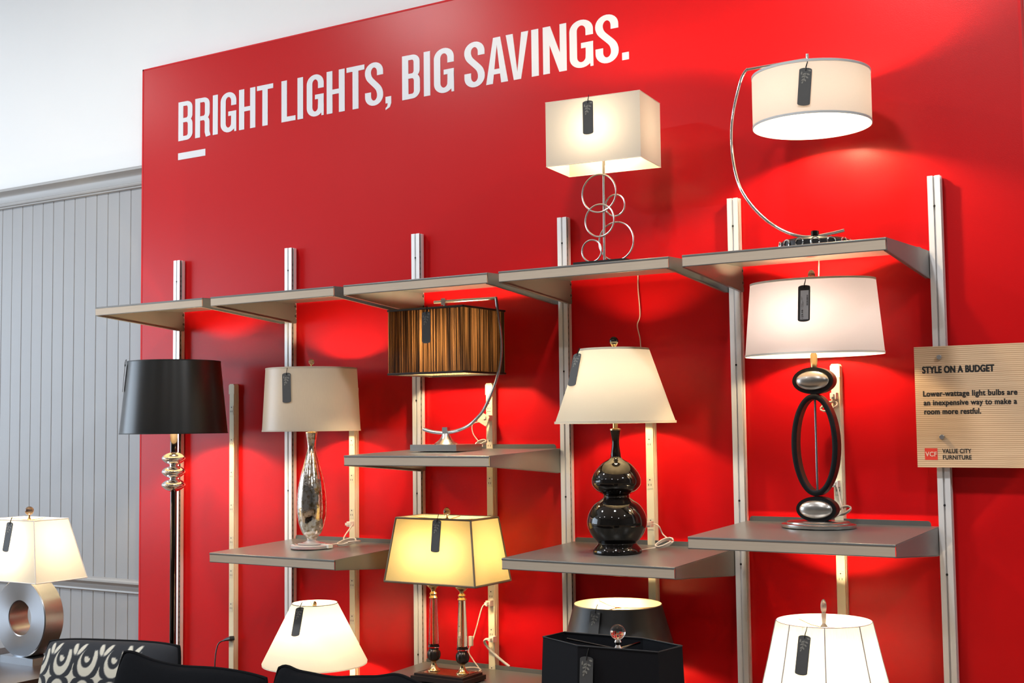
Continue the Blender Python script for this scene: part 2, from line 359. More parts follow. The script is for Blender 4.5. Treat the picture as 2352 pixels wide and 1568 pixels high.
# ------------------------------------------------------------------ aluminium uprights
S = .76; ZT = 2.467
def upright(i, label):
    t = thing('shelf_upright', label, 'shelf upright', (i*S, 0, 0), 0, 'slotted aluminium shelf uprights on the red panel')
    p = [(0, 0), (.0186, 0), (.0186, .011), (.0256, .011), (.0256, 0), (.044, 0), (.044, .003), (.0385, .003), (.0385, .0175), (.044, .0175), (.044, .034), (.038, .034), (.038, .0419),
         (.006, .0419), (.006, .034), (0, .034), (0, .017), (.0055, .017), (.0055, .004), (0, .004)]
    MB().prism(p, 0, ZT, 'z').build('profile', M_alu, t, 0)
    sl = MB()
    for k in range(90):
        z = .12+k*.0254
        if z < ZT-.02: sl.box(.0384, .0392, .0115, .0160, z, z+.010)
    MB().box(.0383, .0390, .0032, .0173, .02, ZT-.0005).build('recess_shade', M_recess_shade, t, 0)  # added dark strip: the recess's shade put in as colour
    o = sl.build('slot_row', M_dark, t, 0); o['kind'] = 'stuff'
    for z in (2.358, 1.822, 1.717, 1.305, 1.066, .60):
        if z == 1.717 and i not in (2, 1): continue
        if z == 1.822 and i in (2, 1): continue
        MB().lathe([(.0042, -.0008), (.0042, .0006)], 12).build('screw_hole', M_dark, t, 0, (.0222, .0002, z)).rotation_euler = (PI/2, 0, 0)
    return t
for i, l in enumerate(['aluminium upright behind the black floor lamp, at the left end of the shelving', 'aluminium upright behind the grey taupe drum lamp',
    'aluminium upright behind the lamp with the dark pleated shade', 'aluminium upright between the pleated arc lamp and the black gourd lamp',
    'aluminium upright left of the lamp with the open oval base', 'aluminium upright behind the wooden sign, at the right end of the shelving']):
    upright(i, l)

# ------------------------------------------------------------------ metal shelves
TILT = math.radians(1.7)
def shelf(i, zf, label, group):
    w = S-.044-.004; t = thing('shelf', label, 'shelf', (i*S+.046, -.535, zf), 0, group); t.rotation_euler = (TILT, 0, 0)
    D = .553
    # bent sheet: rounded nose, flat deck
    nose = [(0+.004-.004*math.cos(a), -.004+.004*math.sin(a)) for a in [k*PI/2/5 for k in range(6)]]
    MB().prism([(0, -.007)]+nose+[(D, 0), (D, -.003), (.005, -.003), (.003, -.007)], 0.002, w-.002, 'x').build('deck', M_deck, t, 30)
    MB().box(.003, w-.004, .0012, .0042, -.0385, -.0072).build('front_strip', M_strip, t, 0)
    MB().tube([(.002, .0028, -.0397), (w-.003, .0028, -.0397)], .0022, 6).build('bottom_channel', M_deck, t, 40)
    r = .012; lip = [(.010, -.001), (w-.028, -.001), (w-.028, .018-r)]+[(w-.028-r+r*math.cos(a), .018-r+r*math.sin(a)) for a in [k*PI/10 for k in range(1, 5)]]+[(w-.028-r, .018), (.010+r, .018)]+\
        [(.010+r-r*math.sin(a), .018-r+r*math.cos(a)) for a in [k*PI/10 for k in range(1, 5)]]+[(.010, .018-r)]
    MB().prism(lip, D-.003, D, 'y').build('back_lip', M_deck, t, 0)
    for k, x in enumerate((0, w-.0025)):
        br = [(.006, -.0030), (D+.004, -.0030)]
        zz = -.006
        for q in range(4):   # scalloped hook edge at the back
            for a in range(0, 181, 30): br.append((D+.006+.006*math.sin(math.radians(a)), zz-.0115+.0115*math.cos(math.radians(a))))
            zz -= .0235
        br += [(D-.01, -.1005), (.52, -.0985), (.006, -.0415)]
        o = MB().prism(br, x, x+.0025, 'x').build('bracket', M_deck, t, 0)
        fl = MB().prism([(.006, -.0405), (.52, -.0975), (.52, -.1000), (.006, -.0430)], x if k == 0 else x-.009, x+.0115 if k == 0 else x+.0025, 'x')
        fl.build('bracket_flange', M_deck, o, 0)
        if k == 0:
            for z in (-.018, -.064): MB().box(x+.0024, x+.0034, D-.001, D+.006, z-.004, z+.004).build('hook_hole', M_dark, o, 0)
    return t
def sz(zf, y): return zf+(y+.535)*math.tan(TILT)
ZTOP, ZA, ZMID, ZG, ZR, ZB, ZLOW = 2.1855, 1.0617, 1.487, 1.106, 1.2134, .553, .150
for i, l in enumerate(['empty top shelf at the left end, overlapping the grey boards', 'empty top shelf above the taupe drum lamp', 'empty top shelf just above the dark pleated shade',
                       'top shelf carrying the chrome ring lamp', 'top shelf carrying the arc lamp with the white drum']):
    shelf(i, ZTOP, l, 'grey metal shelves in the top row')
G2 = 'grey metal shelves staggered below the top row'
shelf(1, ZA, 'shelf holding the mercury glass lamp', G2)
shelf(2, ZMID, 'shelf holding the dark pleated arc lamp', G2)
shelf(3, ZG, 'shelf holding the black gourd lamp', G2)
shelf(4, ZR, 'shelf holding the lamp with the open oval base', G2)
shelf(2, ZB, 'low shelf holding the twin column lamp, partly behind the sofa cushions', G2)
GL = 'low grey shelves near the floor'
shelf(1, ZLOW, 'low shelf carrying the white cone shade lamp behind the sofa', GL)
shelf(3, ZLOW, 'low shelf carrying the black drum lamp with the silvery lining', GL)
shelf(4, ZLOW, 'low shelf carrying the cream pleated lamp', GL)

# ------------------------------------------------------------------ cream outlet strips
def raceway(k, label):
    x = .4005+.7605*k; t = thing('outlet_strip', label, 'power strip', (x, .012, 0), 0, 'cream outlet strips between the uprights')
    top = [1.8224, 1.79, 1.7842, 1.795, 1.8123][k]
    MB().prism([(-.0165, .0298), (-.0165, .002), (-.0145, 0), (.0145, 0), (.0165, .002), (.0165, .012), (.0185, .013), (.0185, .0298)], .2, top-.045, 'z').build('channel', M_cream, t, 0)
    MB().prism([(-.0180, top-.05), (.0180, top-.05), (.0180, top-.008), (.012, top), (-.012, top), (-.0180, top-.008)], -.0015, .0298, 'y').build('end_cap', M_cream, t, 0)
    z0 = [1.7012, 1.6945, 1.690, 1.6935, 1.684][k]
    for n in range(9):
        z = z0-.1602*n
        if z < .3: break
        o = MB().prism([(-.0115, z-.030), (.0115, z-.030), (.0115, z+.014), (-.0115, z+.014)], -.0012, .001, 'y').build('outlet', M_outlet, t, 0)
        h = MB(); h.lathe([(.0026, 0), (.0026, .0008)], 8, (0, 0, 0)); h.v = [(vx, -.0012-vz, vy+z+.006) for vx, vy, vz in h.v]
        h.box(-.0062, -.0044, -.0018, -.0010, z-.018, z-.010).box(.0044, .0062, -.0018, -.0010, z-.018, z-.010)
        h.build('socket_holes', M_dark, o, 0)
    return t
for k, l in enumerate(['cream outlet strip between the black floor lamp and the taupe drum lamp', 'cream outlet strip rising behind the mercury glass lamp', 'cream outlet strip behind the chrome arc of the pleated lamp',
                       'cream outlet strip behind the black gourd lamp', 'cream outlet strip behind the open oval lamp']): raceway(k, l)

# ------------------------------------------------------------------ lamp helpers
def bulb(t, z, s, x=0., y=0., r=.028, hang=False):
    if hang:
        o = MB().lathe(smoothprof([(.0015, -r), (r*.75, -.020), (r, 0), (.013, .035), (.012, .055)], 4), 16, (x, y, z)).build('bulb', bulb_mat(s), t)
        MB().lathe([(.013, .05), (.017, .052), (.017, .10)], 14, (x, y, z)).build('socket', M_brass, t); return o
    o = MB().lathe(smoothprof([(.012, -.055), (.013, -.035), (r, 0), (r*.75, .020), (.0015, r)], 4), 16, (x, y, z)).build('bulb', bulb_mat(s), t)
    MB().lathe([(.017, -.10), (.017, -.052), (.013, -.05)], 14, (x, y, z)).build('socket', M_brass, t)
    return o
def round_shade(t, prof, m, trim, trim_t=.003, seg=72, sx=1., sy=1., name='shade', c=(0, 0, 0), rows=5):
    P = []
    for (r0, z0), (r1, z1) in zip(prof[:-1], prof[1:]):
        for k in range(rows): P.append((r0+(r1-r0)*k/rows, z0+(z1-z0)*k/rows))
    P.append(prof[-1])
    o = MB().lathe(P[::-1], seg, c, sx, sy, cap=False).build(name, m, t, 60)
    for nm, (r, z), h in (('top_band', prof[0], -1), ('bottom_band', prof[-1], 1)):
        hh = trim_t*2.2*h; b = MB()
        rr = r+.0012; b.lathe([(rr-.0022, z), (rr, z), (rr, z+hh), (rr-.0022, z+hh), (rr-.0022, z)], seg, c, sx, sy, cap=False)
        b.build(nm, trim, o, 30)
    return o
def spider(t, z, r, x=0., y=0., n=3, m=None, a0=.4, drop=.0):
    b = MB()
    for k in range(n):
        a = a0+2*PI*k/n; b.tube([(x, y, z-drop), (x+r*.5*math.cos(a), y+r*.5*math.sin(a), z-drop), (x+r*math.cos(a), y+r*math.sin(a), z)], .0016, 6)
    b.lathe([(.012, z-drop-.002), (.012, z-drop+.002)], 16, (x, y, 0))
    return b.build('spider', m or M_brass, t)
def rect_shade(t, top, bot, zt, zb, m, trim, tr=.0035, yaw=0., edges=True, name='shade', c=(0, 0), shapef=None):
    """four-sided shade; top/bot = (half x, half y)"""
    def pts(hx, hy, z): return [(c[0]+x, c[1]+y, z) for x, y in ((-hx, -hy), (hx, -hy), (hx, hy), (-hx, hy))]
    b = MB(); n = 8
    for k in range(n):
        f0, f1 = k/n, (k+1)/n
        def lv(f):
            g = f if not shapef else shapef(f)
            return pts(bot[0]+(top[0]-bot[0])*g, bot[1]+(top[1]-bot[1])*g, zb+(zt-zb)*f)
        A, B = lv(f0), lv(f1); b.add(A+B, [(i, (i+1) % 4, 4+(i+1) % 4, 4+i) for i in range(4)])
    o = b.build(name, m, t, 20)
    T, B = pts(*top, zt), pts(*bot, zb)
    for nm, q in (('top_band', T), ('bottom_band', B)):
        bb = MB()
        for i in range(4): bb.tube([q[i], q[(i+1) % 4]], tr, 6)
        bb.build(nm, trim, o, 40)
    if edges:
        for i in range(4): MB().tube([B[i], T[i]], tr*.9, 6).build('corner_band', trim, o, 40)
    return o
def finial(t, z, r, m, stem=.02, base=M_brass, x=0., y=0., sz_=1.):
    MB().lathe([(.007, z), (.009, z+.004), (.005, z+.008), (.004, z+stem), (.008, z+stem+.003)], 16, (x, y, 0)).build('finial_stem', base, t)
    MB().sphere((x, y, z+stem+r*sz_), r, 1, 1, sz_, 12, 18).build('finial', m, t)
def cord(t, pts, r=.0026, m=None, name='cord', n=6): return MB().tube(spath(pts, n), r, 7).build(name, m or M_clear, t)
def coil(c, r, turns, tilt=(0, 0, 0), n=14, squash=.5):
    rr = Matrix.Rotation(tilt[0], 3, 'X') @ Matrix.Rotation(tilt[2], 3, 'Z'); out = []
    for k in range(turns*n):
        a = 2*PI*k/n; q = r*(1+.18*math.sin(k*.9)); out.append(tuple(Vector(c)+rr @ Vector((q*math.cos(a), q*squash*math.sin(a), .006*math.sin(k*.37)))))
    return out
def plug(t, x, y, z, m): return MB().box(x-.011, x+.011, y-.028, y, z-.013, z+.010).prism([(x-.006, z-.006), (x+.006, z-.006), (x+.006, z+.005), (x-.006, z+.005)], y-.045, y-.028, 'y').build('plug', m, t, 0)

# ------------------------------------------------------------------ hang tags
def hang_tag(top, az, lean, label, roll=0., sprig=True, string=.020, scale=1., off=.004):
    a = math.radians(az); n = (math.cos(a), math.sin(a))
    t = thing('price_tag', label, 'price tag', (top[0]+n[0]*off, top[1]+n[1]*off, top[2]), 0, 'charcoal hang tags on the lamps')
    t.rotation_euler = (math.radians(-lean), math.radians(roll), a+PI/2)
    w, h, th = .0212*scale, .130*scale, .0007
    top_ = [(w*math.cos(q)*1., -.007*scale+.007*scale*math.sin(q)) for q in [k*PI/8 for k in range(9)]]
    bot_ = [(-w*math.cos(q), -h+.007*scale-.007*scale*math.sin(q)) for q in [k*PI/8 for k in range(9)]]
    MB().prism(top_+bot_, -th, th, 'y').build('card', M_tag, t, 0)
    MB().tube([(0, -.0016, -.010), (.002, -.002, .003), (.005, 0, string), (.004, .004, string+.003), (-.001, .003, .004), (0, .0016, -.010)], .0012, 6).build('string', M_string, t)
    if sprig:
        b = MB()
        def leaf(x, z, l, ang, wd=.0034):
            ca, sa = math.cos(ang), math.sin(ang); P = []
            for u, v in ((0, 0), (.3, .8), (.6, 1), (.85, .6), (1, 0), (.85, -.6), (.6, -1), (.3, -.8)): P.append((x+(u*l*ca-v*wd*sa)*1, z+(u*l*sa+v*wd*ca)))
            b.prism([(q[0]*scale, q[1]*scale) for q in P], -th-.0006, -th, 'y')
        leaf(.003, -.012, .040, -1.80, .0012)
        for k, (x, z, l, an) in enumerate([(.002, -.018, .014, -2.6), (.002, -.020, .014, -.35), (0, -.027, .014, -2.7), (0, -.029, .013, -.6), (-.003, -.037, .012, -2.4), (-.003, -.038, .011, -1.0),
                                          (.008, -.009, .012, -.2), (-.012, -.012, .013, -1.7), (-.007, -.046, .009, -1.9)]): leaf(x, z, l, an, .0028)
        b.build('sprig_print', M_sprig, t, 0)
    return t

# ------------------------------------------------------------------ 1 floor lamp, black drum
x, y = .3675, -.333
t = thing('floor_lamp', 'tall floor lamp with a black drum shade and three stacked chrome pebbles', 'floor lamp', (x, y, 0))
M_blkshade = shade_mat('black_satin_shade', (.006, .007, .008), (.02, .015, .01), .02, .1, inside=(.80, .70, .52), rough=.30, gloss=.4)
round_shade(t, [(.2146, 1.9226), (.2487, 1.5809)], M_blkshade, mat('black_shade_edge', (.006, .006, .006), .5), .0022)
spider(t, 1.916, .211, drop=.01); bulb(t, 1.735, 150)
MB().lathe([(.0170, 1.494), (.0170, 1.60), (.010, 1.61), (.010, 1.64)], 24).build('upper_pole', M_blackchrome, t)
for z, r in ((1.4661, .0555), (1.4027, .0555), (1.3414, .0564)):
    MB().lathe(smoothprof([(.019, -.0305), (.036, -.022), (.050, -.0105), (r, 0), (.050, .0105), (.036, .021), (.019, .0275)], 4), 40, (0, 0, z)).build('pebble', M_chrome, t)
for z in (1.4344, 1.3726): MB().lathe([(.018, -.004), (.0195, 0), (.018, .004)], 24, (0, 0, z)).build('pebble_collar', M_chrome, t)
MB().lathe([(.0152, .02), (.0152, 1.312)], 24).build('pole', M_blackchrome, t)
MB().lathe([(.15, 0), (.15, .012), (.14, .02), (.03, .028), (.018, .05)], 40).build('base', M_blackchrome, t)
cord(t, [(-.002, .328, .57), (-.030, .318, .545), (-.030, .30, .46), (-.004, .28, .30), (.02, .2, .02), (.0, .10, .006)], .0032, M_black)
MB().tube([(.054, .345, .583), (.044, .331, .582), (.018, .329, .576), (-.004, .328, .568)], [.011, .012, .008, .004], 8).build('plug', M_black, t)
hang_tag((.232, -.505, 1.908), -129, 5, 'charcoal tag seen edge-on at the side of the black floor lamp shade')

# ------------------------------------------------------------------ 2 mercury glass lamp
x, y = 1.1476, -.25; z0 = sz(ZA, y)+.001
t = thing('table_lamp', 'teardrop mercury glass lamp with a taupe drum shade on a clear foot', 'table lamp', (x, y, z0))
def mercury():
    m = mat('mercury_glass', (.80, .77, .70), .11, 1.); nt = m.node_tree; bs = nt.nodes['Principled BSDF']; N = nt.nodes.new; L = nt.links.new
    tc = N('ShaderNodeTexCoord'); n = N('ShaderNodeTexNoise'); n.inputs['Scale'].default_value = 60; n.inputs['Detail'].default_value = 6
    L(tc.outputs['Object'], n.inputs['Vector']); cr = N('ShaderNodeValToRGB'); e = cr.color_ramp.elements
    e[0].position = .36; e[0].color = (.50, .39, .24, 1); e[1].position = .52; e[1].color = (.88, .85, .80, 1); L(n.outputs['Fac'], cr.inputs[0]); L(cr.outputs[0], bs.inputs['Base Color'])
    n2 = N('ShaderNodeTexNoise'); n2.inputs['Scale'].default_value = 28; n2.inputs['Detail'].default_value = 4; L(tc.outputs['Object'], n2.inputs['Vector'])
    bp = N('ShaderNodeBump'); bp.inputs['Strength'].default_value = .35; bp.inputs['Distance'].default_value = .004; L(n2.outputs['Fac'], bp.inputs['Height']); L(bp.outputs[0], bs.inputs['Normal'])
    return m
pr = [(.0194, 1.108), (.0285, 1.122), (.0408, 1.1361), (.0545, 1.1689), (.0642, 1.2172), (.0652, 1.2753), (.0604, 1.3334), (.0487, 1.3915), (.0332, 1.4498), (.0186, 1.506), (.0192, 1.535), (.0255, 1.578)]
MB().lathe(smoothprof([(r, z-z0) for r, z in pr], 5), 56).build('body', mercury(), t)
MB().lathe([(.0265, 1.578-z0), (.0265, 1.582-z0), (.010, 1.585-z0), (.010, 1.62-z0)], 32).build('top_cap', M_brass, t)
MB().lathe([(.092, 0), (.0945, .003), (.0945, .013), (.090, .0155), (.062, .0165)], 56).build('foot_plate', M_foot, t)
MB().lathe(smoothprof([(.060, .0166), (.060, .021), (.034, .026), (.022, .032), (.0196, .038)], 3), 40).build('foot_step', M_foot, t)
M_taupe = shade_mat('taupe_satin_shade', (.50, .44, .36), (.080, .068, .055), .22, .05, inside=(.85, .80, .70), stretch=(400, 400, 30), rough=.38, gloss=.5)
round_shade(t, [(.202, 1.866-z0), (.217, 1.586-z0)], M_taupe, mat('taupe_shade_band', (.44, .37, .29), .5), .003)
spider(t, 1.860-z0, .199, drop=.004); bulb(t, 1.735-z0, 110)
finial(t, 1.866-z0, .013, M_amber, .016)
cord(t, [(.02, .02, .004), (.06, .09, .012), (.12, .12, .022), (.16, .06, .028), (.19, .10, .03), (.14, .15, .02), (.075, .13, .03), (.06, .20, .080), (.06, .212, .092)], .0032, M_clear)
MB().tube(coil((.125, .09, .022), .040, 3, (.5, 0, .4)), .0032, 7).build('cord_bundle', M_clear, t)
MB().box(.040, .105, -.010, .018, .003, .019).build('inline_switch', M_creamplug, t, 0)
plug(t, .046, .226, .093, M_creamplug)
hang_tag((1.182, -.449, 1.8393), -80, 3, 'charcoal tag with a grey sprig on the taupe drum shade', roll=-3)

# ------------------------------------------------------------------ 3 arc lamp with dark pleated shade
x, y = 1.847, -.205; z0 = sz(ZMID, y)+.002
t = thing('arc_table_lamp', 'steel arc lamp with a dark sheer pleated box shade', 'table lamp', (x, y, z0))
MB().box(-.117, .117, -.095, .095, 0, .027).build('base_plate', M_nickel, t, 0)
MB().lathe(smoothprof([(.052, .027), (.046, .033), (.030, .045), (.019, .062), (.015, .072)], 4), 36).build('base_bell', M_nickel, t)
MB().box(-.013, .013, -.010, .010, .068, .098).build('arc_clamp', M_nickel, t, 0)
ax = [(-.116, .0875), (-.085, .079), (-.045, .073), (0, .0715), (.055, .079), (.110, .098), (.150, .125), (.185, .158), (.213, .200), (.241, .253), (.263, .312), (.276, .37), (.280, .43), (.276, .485), (.266, .55), (.2575, .614), (.2555, .622)]
A = [(px, 0, pz+.004) for px, pz in smoothprof(ax, 4)]
MB().tube(A, .0085, 10, flat=.75).build('arc_arm', M_steel, t)
MB().tube([(.2575, 0, .6245), (.10, 0, .6265), (-.055, 0, .6270)], .0068, 10).build('top_arm', M_steel, t)
MB().box(-.014, .006, -.009, .009, .612, .640).build('shade_clamp', M_steel, t, 0)
def pleats(bx0, bx1, by0, by1, r=.0022, step=.0034):
    P = []
    def run(ax_, ay_, bx_, by_):
        L = math.hypot(bx_-ax_, by_-ay_); n = int(L/step); nx, ny = (by_-ay_)/L, -(bx_-ax_)/L
        for k in range(n):
            f = k/n; o = r*(1 if k % 2 else -1)*random.uniform(.4, 1.3); P.append((ax_+(bx_-ax_)*f+nx*o, ay_+(by_-ay_)*f+ny*o))
    run(bx0, by0, bx1, by0); run(bx1, by0, bx1, by1); run(bx1, by1, bx0, by1); run(bx0, by1, bx0, by0); return P
PP = pleats(-.190, .190, -.155, .158)
def sheer():
    m = bpy.data.materials.new('sheer_black_organza'); m.use_nodes = True; nt = m.node_tree; nt.nodes.clear(); N = nt.nodes.new; L = nt.links.new
    out = N('ShaderNodeOutputMaterial'); mx = N('ShaderNodeMixShader'); d = N('ShaderNodeBsdfPrincipled'); tr = N('ShaderNodeBsdfTranslucent')
    g_ = N('ShaderNodeNewGeometry'); xx = N('ShaderNodeMix'); xx.data_type = 'RGBA'; L(g_.outputs['Backfacing'], xx.inputs[0]); xx.inputs[6].default_value = (.012, .008, .006, 1); xx.inputs[7].default_value = (.62, .45, .28, 1); L(xx.outputs[2], d.inputs['Base Color']); d.inputs['Roughness'].default_value = .5
    tc = N('ShaderNodeTexCoord'); mp = N('ShaderNodeMapping'); mp.inputs['Scale'].default_value = (150, 150, 2.2)
    n = N('ShaderNodeTexNoise'); n.inputs['Scale'].default_value = 1; n.inputs['Detail'].default_value = 4
    L(tc.outputs['Object'], mp.inputs[0]); L(mp.outputs[0], n.inputs['Vector'])
    cr = N('ShaderNodeValToRGB'); e = cr.color_ramp.elements; e[0].position = .44; e[0].color = (.004, .002, .001, 1); e[1].position = .70; e[1].color = (.105, .052, .020, 1)
    L(n.outputs['Fac'], cr.inputs[0]); L(cr.outputs[0], tr.inputs[0]); mx.inputs[0].default_value = .62
    L(d.outputs[0], mx.inputs[1]); L(tr.outputs[0], mx.inputs[2]); L(mx.outputs[0], out.inputs[0]); return m
b = MB(); nP = len(PP); zb_, zt_ = 1.816-z0, 2.090-z0; NR = 3
b.add([(p[0], p[1]+.01, zb_+(zt_-zb_)*k/NR) for k in range(NR+1) for p in PP], [(k*nP+i, k*nP+(i+1) % nP, (k+1)*nP+(i+1) % nP, (k+1)*nP+i) for k in range(NR) for i in range(nP)])
sh = b.build('pleated_shade', sheer(), t, 0)
M_dkband = mat('dark_brown_band', (.012, .008, .007), .6)
for nm, zz in (('top_band', zt_-.004), ('bottom_band', zb_+.004)):
    bb = MB(); q = [(-.191, -.146), (.191, -.146), (.191, .169), (-.191, .169)]
    for i in range(4): bb.tube([(*q[i], zz), (*q[(i+1) % 4], zz)], .0048, 6)
    bb.build(nm, M_dkband, sh, 40)
bb = MB()
for p in ((-.19, .01), (.19, .01), (0, -.145), (0, .165)): bb.tube([(0, .0, zt_-.003), (*p, zt_-.003)], .0016, 6)
bb.build('spider', M_steel, t); bulb(t, 1.945-z0, 150, hang=True)
MB().tube([(0, 0, 1.99-z0), (0, 0, .614)], .006, 10).build('hanging_stem', M_steel, t)
cord(t, [(.05, .08, .008), (.10, .12, .015), (.055, .17, .03), (.022, .17, .07), (.020, .17, .11), (.045, .19, .12), (.072, .21, .135)], .0024)
MB().tube(coil((.070, .16, .030), .022, 4, (.9, 0, .3)), .0028, 7).build('cord_bundle', M_clear, t)
plug(t, .080, .216, .137, M_clear)
hang_tag((1.868, -.3635, 2.070), -90, 0, 'charcoal tag on the dark pleated shade', off=.006)
# small paper tag dangling from the plug
pt = thing('paper_tag', 'small pale square paper tag hanging at the outlet strip behind the pleated arc lamp', 'paper tag', (1.930, -.03, 1.650)); pt.rotation_euler = (0, math.radians(28), 0)
MB().box(-.024, .024, -.0006, .0006, -.045, 0).build('card', mat('peach_paper', (.80, .55, .42), .6), pt, 0)
MB().tube([(0, 0, -.004), (-.004, .012, .012), (.004, .024, .016)], .0009, 5).build('string', M_string, pt)

# ------------------------------------------------------------------ 4 twin-column lamp
x, y = 1.883, -.255; z0 = sz(ZB, y)+.001
t = thing('twin_column_lamp', 'lamp with two crystal columns and a rectangular cream shade trimmed in brown', 'table lamp', (x, y, z0))
MB().prism([(-.131, -.082), (.131, -.082), (.131, .082), (-.131, .082)], .006, .024, 'z').box(-.120, .120, -.072, .072, .024, .034).build('base', M_espresso, t, 0)
MB().box(-.100, .100, -.054, .054, .034, .0355).build('base_inlay', M_mahog, t, 0)
for fx in (-.11, .11):
    for fy in (-.064, .064): MB().box(fx-.014, fx+.014, fy-.014, fy+.014, 0, .006).build('foot', M_espresso, t, 0)
for cx in (-.0715, .0715):
    cl = MB().lathe(smoothprof([(.026, .0355), (.0255, .040), (.017, .048), (.0105, .060), (.0105, .072), (.014, .077)], 4), 28, (cx, 0, 0)).build('column_foot', M_brass, t)
    MB().lathe(smoothprof([(.013, .076), (.022, .084), (.0265, .100), (.024, .115), (.018, .124), (.021, .130)], 4), 24, (cx, 0, 0), rad=lambda f: 1+.07*math.cos(f*2*PI*12)).build('carved_bulb', M_bronze, t, 60)
    MB().lathe([(.0215, .130), (.0245, .134), (.0215, .141)], 24, (cx, 0, 0)).build('crystal_collar', M_glass, t)
    MB().lathe([(.0225, .141), (.0150, .330)], 8, (cx, 0, 0)).build('crystal_column', M_glass, t, 0)
    MB().tube([(cx, 0, .141), (cx, 0, .33)], .0035, 8).build('inner_rod', M_brass, t)
    MB().lathe(smoothprof([(.0155, .330), (.019, .334), (.013, .342), (.016, .350), (.010, .358), (.012, .366), (.024, .378), (.028, .3835), (.0275, .386)], 3), 28, (cx, 0, 0)).build('candle_cup', M_brass, t)
    bulb(t, .53, 90, cx, 0, .022)
    MB().tube([(cx, 0, .386), (cx, 0, .44)], .006, 8).build('stem', M_brass, t)
M_2col = shade_mat('cream_linen_shade', (.66, .53, .28), (.200, .160, .070), .55, .05)
rect_shade(t, (.186, .101), (.224, .132), 1.226-z0, .968-z0, M_2col, mat('brown_braid', (.15, .115, .075), .6), .0046, shapef=lambda f: f**.92)
bb = MB()
for p in ((-.186, 0), (.186, 0), (0, -.1), (0, .1)): bb.tube([(0, 0, 1.215-z0), (*p, 1.226-z0)], .0016, 6)
bb.build('spider', M_brass, t)
MB().tube([(0, 0, .44), (0, 0, 1.216-z0)], .003, 8).box(-.075, .075, -.004, .004, .436, .444).build('harp_rod', M_brass, t)
finial(t, 1.217-z0, .0145, M_amber, .014, sz_=1.25)
cord(t, [(.03, .07, .004), (.06, .14, .02), (-.01, .20, .05), (-.034, .20, .085), (-.025, .215, .125), (-.017, .235, .18), (.005, .25, .268), (.030, .255, .283)], .0028)
MB().box(-.030, -.014, .194, .206, .110, .150).build('inline_switch', M_clear, t, 0)
MB().tube(coil((.02, .13, .020), .045, 3, (.3, 0, .1)), .0028, 7).build('cord_bundle', M_clear, t)
plug(t, .040, .266, .287, M_clear)
cord(t, [(.115, .285, .022), (.080, .272, .050), (.035, .258, .090), (.018, .245, .120), (.030, .235, .135), (.052, .24, .137)], .0055, M_creamplug, 'thick_cord')
plug(t, .055, .266, .138, M_creamplug)
hang_tag((1.912, -.362, 1.2245), -90, 7, 'charcoal tag on the brown trimmed cream shade of the twin column lamp')

# ------------------------------------------------------------------ 5 white cone-shade lamp behind the sofa
x, y = 1.16, -.245; z0 = sz(ZLOW, y)+.001
t = thing('table_lamp', 'lamp with a wide white cone shade glowing behind the black cushions', 'table lamp', (x, y, z0))
M_cone = shade_mat('white_cone_shade', (.84, .80, .72), (.215, .225, .235), .55, .03)
round_shade(t, [(.0985, .8315-z0), (.2305, .5745-z0), (.228, .566-z0)], M_cone, mat('white_shade_edge', (.85, .80, .70), .6), .002)
spider(t, .826-z0, .097, drop=.012); bulb(t, .70-z0, 120)
MB().lathe(smoothprof([(.085, 0), (.085, .015), (.05, .03), (.03, .07), (.075, .17), (.07, .26), (.025, .33), (.015, .37), (.015, .42)], 4), 36).build('body', M_gourd, t)
MB().lathe([(.008, .816-z0), (.009, .830-z0), (.004, .838-z0)], 14).build('finial', M_brass, t)
hang_tag((1.172, -.351, .8266), -84, 27, 'charcoal tag slanting down the white cone shade', roll=-8)

# ------------------------------------------------------------------ 6 ring lamp with box shade on top shelf
x, y = 2.648, -.27; z0 = sz(ZTOP, y)+.001
t = thing('ring_lamp', 'chrome lamp of interlocking rings with a cream rectangular box shade', 'table lamp', (x, y, z0))
MB().box(-.112, .112, -.055, .055, 0, .030).build('base', M_black, t, 0)
MB().tube([(-.004, 0, .030), (-.001, 0, 2.60-z0)], .0052, 12).build('rod', M_nickel, t)
for k, (cx, cz, rr) in enumerate([(2.6304, 2.4907, .0735), (2.689, 2.4406, .0415), (2.6312, 2.3851, .0625), (2.6911, 2.2975, .0740), (2.5945, 2.2685, .0425)]):
    cz = max(cz, z0+.030+rr+.003) if k > 2 else cz
    MB().ring((cx-x, [-.010, .010, -.010, .010, -.010][k], cz-z0), rr, .0033, 56, 'y').build('ring', M_nickel, t)
M_box = shade_mat('ivory_linen_shade', (.78, .73, .64), (.160, .158, .162), .50, .05, stretch=(500, 500, 500))
sh = rect_shade(t, (.1935, .112), (.1935, .112), 2.843-z0, 2.592-z0, M_box, mat('ivory_edge', (.80, .74, .62), .6), .0012, edges=False)
sh.rotation_euler = (0, 0, math.radians(6))
spider(t, 2.836-z0, .110, drop=.002); bulb(t, 2.735-z0, 95)
MB().tube([(0, 0, 2.60-z0), (0, 0, 2.66-z0)], .006, 8).build('stem', M_nickel, t)
MB().lathe(smoothprof([(.009, 2.835-z0), (.012, 2.842-z0), (.013, 2.853-z0), (.008, 2.862-z0)], 3), 18).build('finial', M_nickel, t)
cord(t, [(.03, .05, .004), (.02, .20, .004), (-.012, .296, .020), (-.014, .305, 0), (-.012, .300, -.046), (-.005, .300, -.152), (-.018, .300, -.195), (-.007, .300, -.249), (-.002, .300, -.302), (.02, .298, -.40), (.028, .285, -.50)], .0022)
hang_tag((2.646, -.385, 2.828), -84, 0, 'charcoal tag on the cream box shade of the ring lamp')

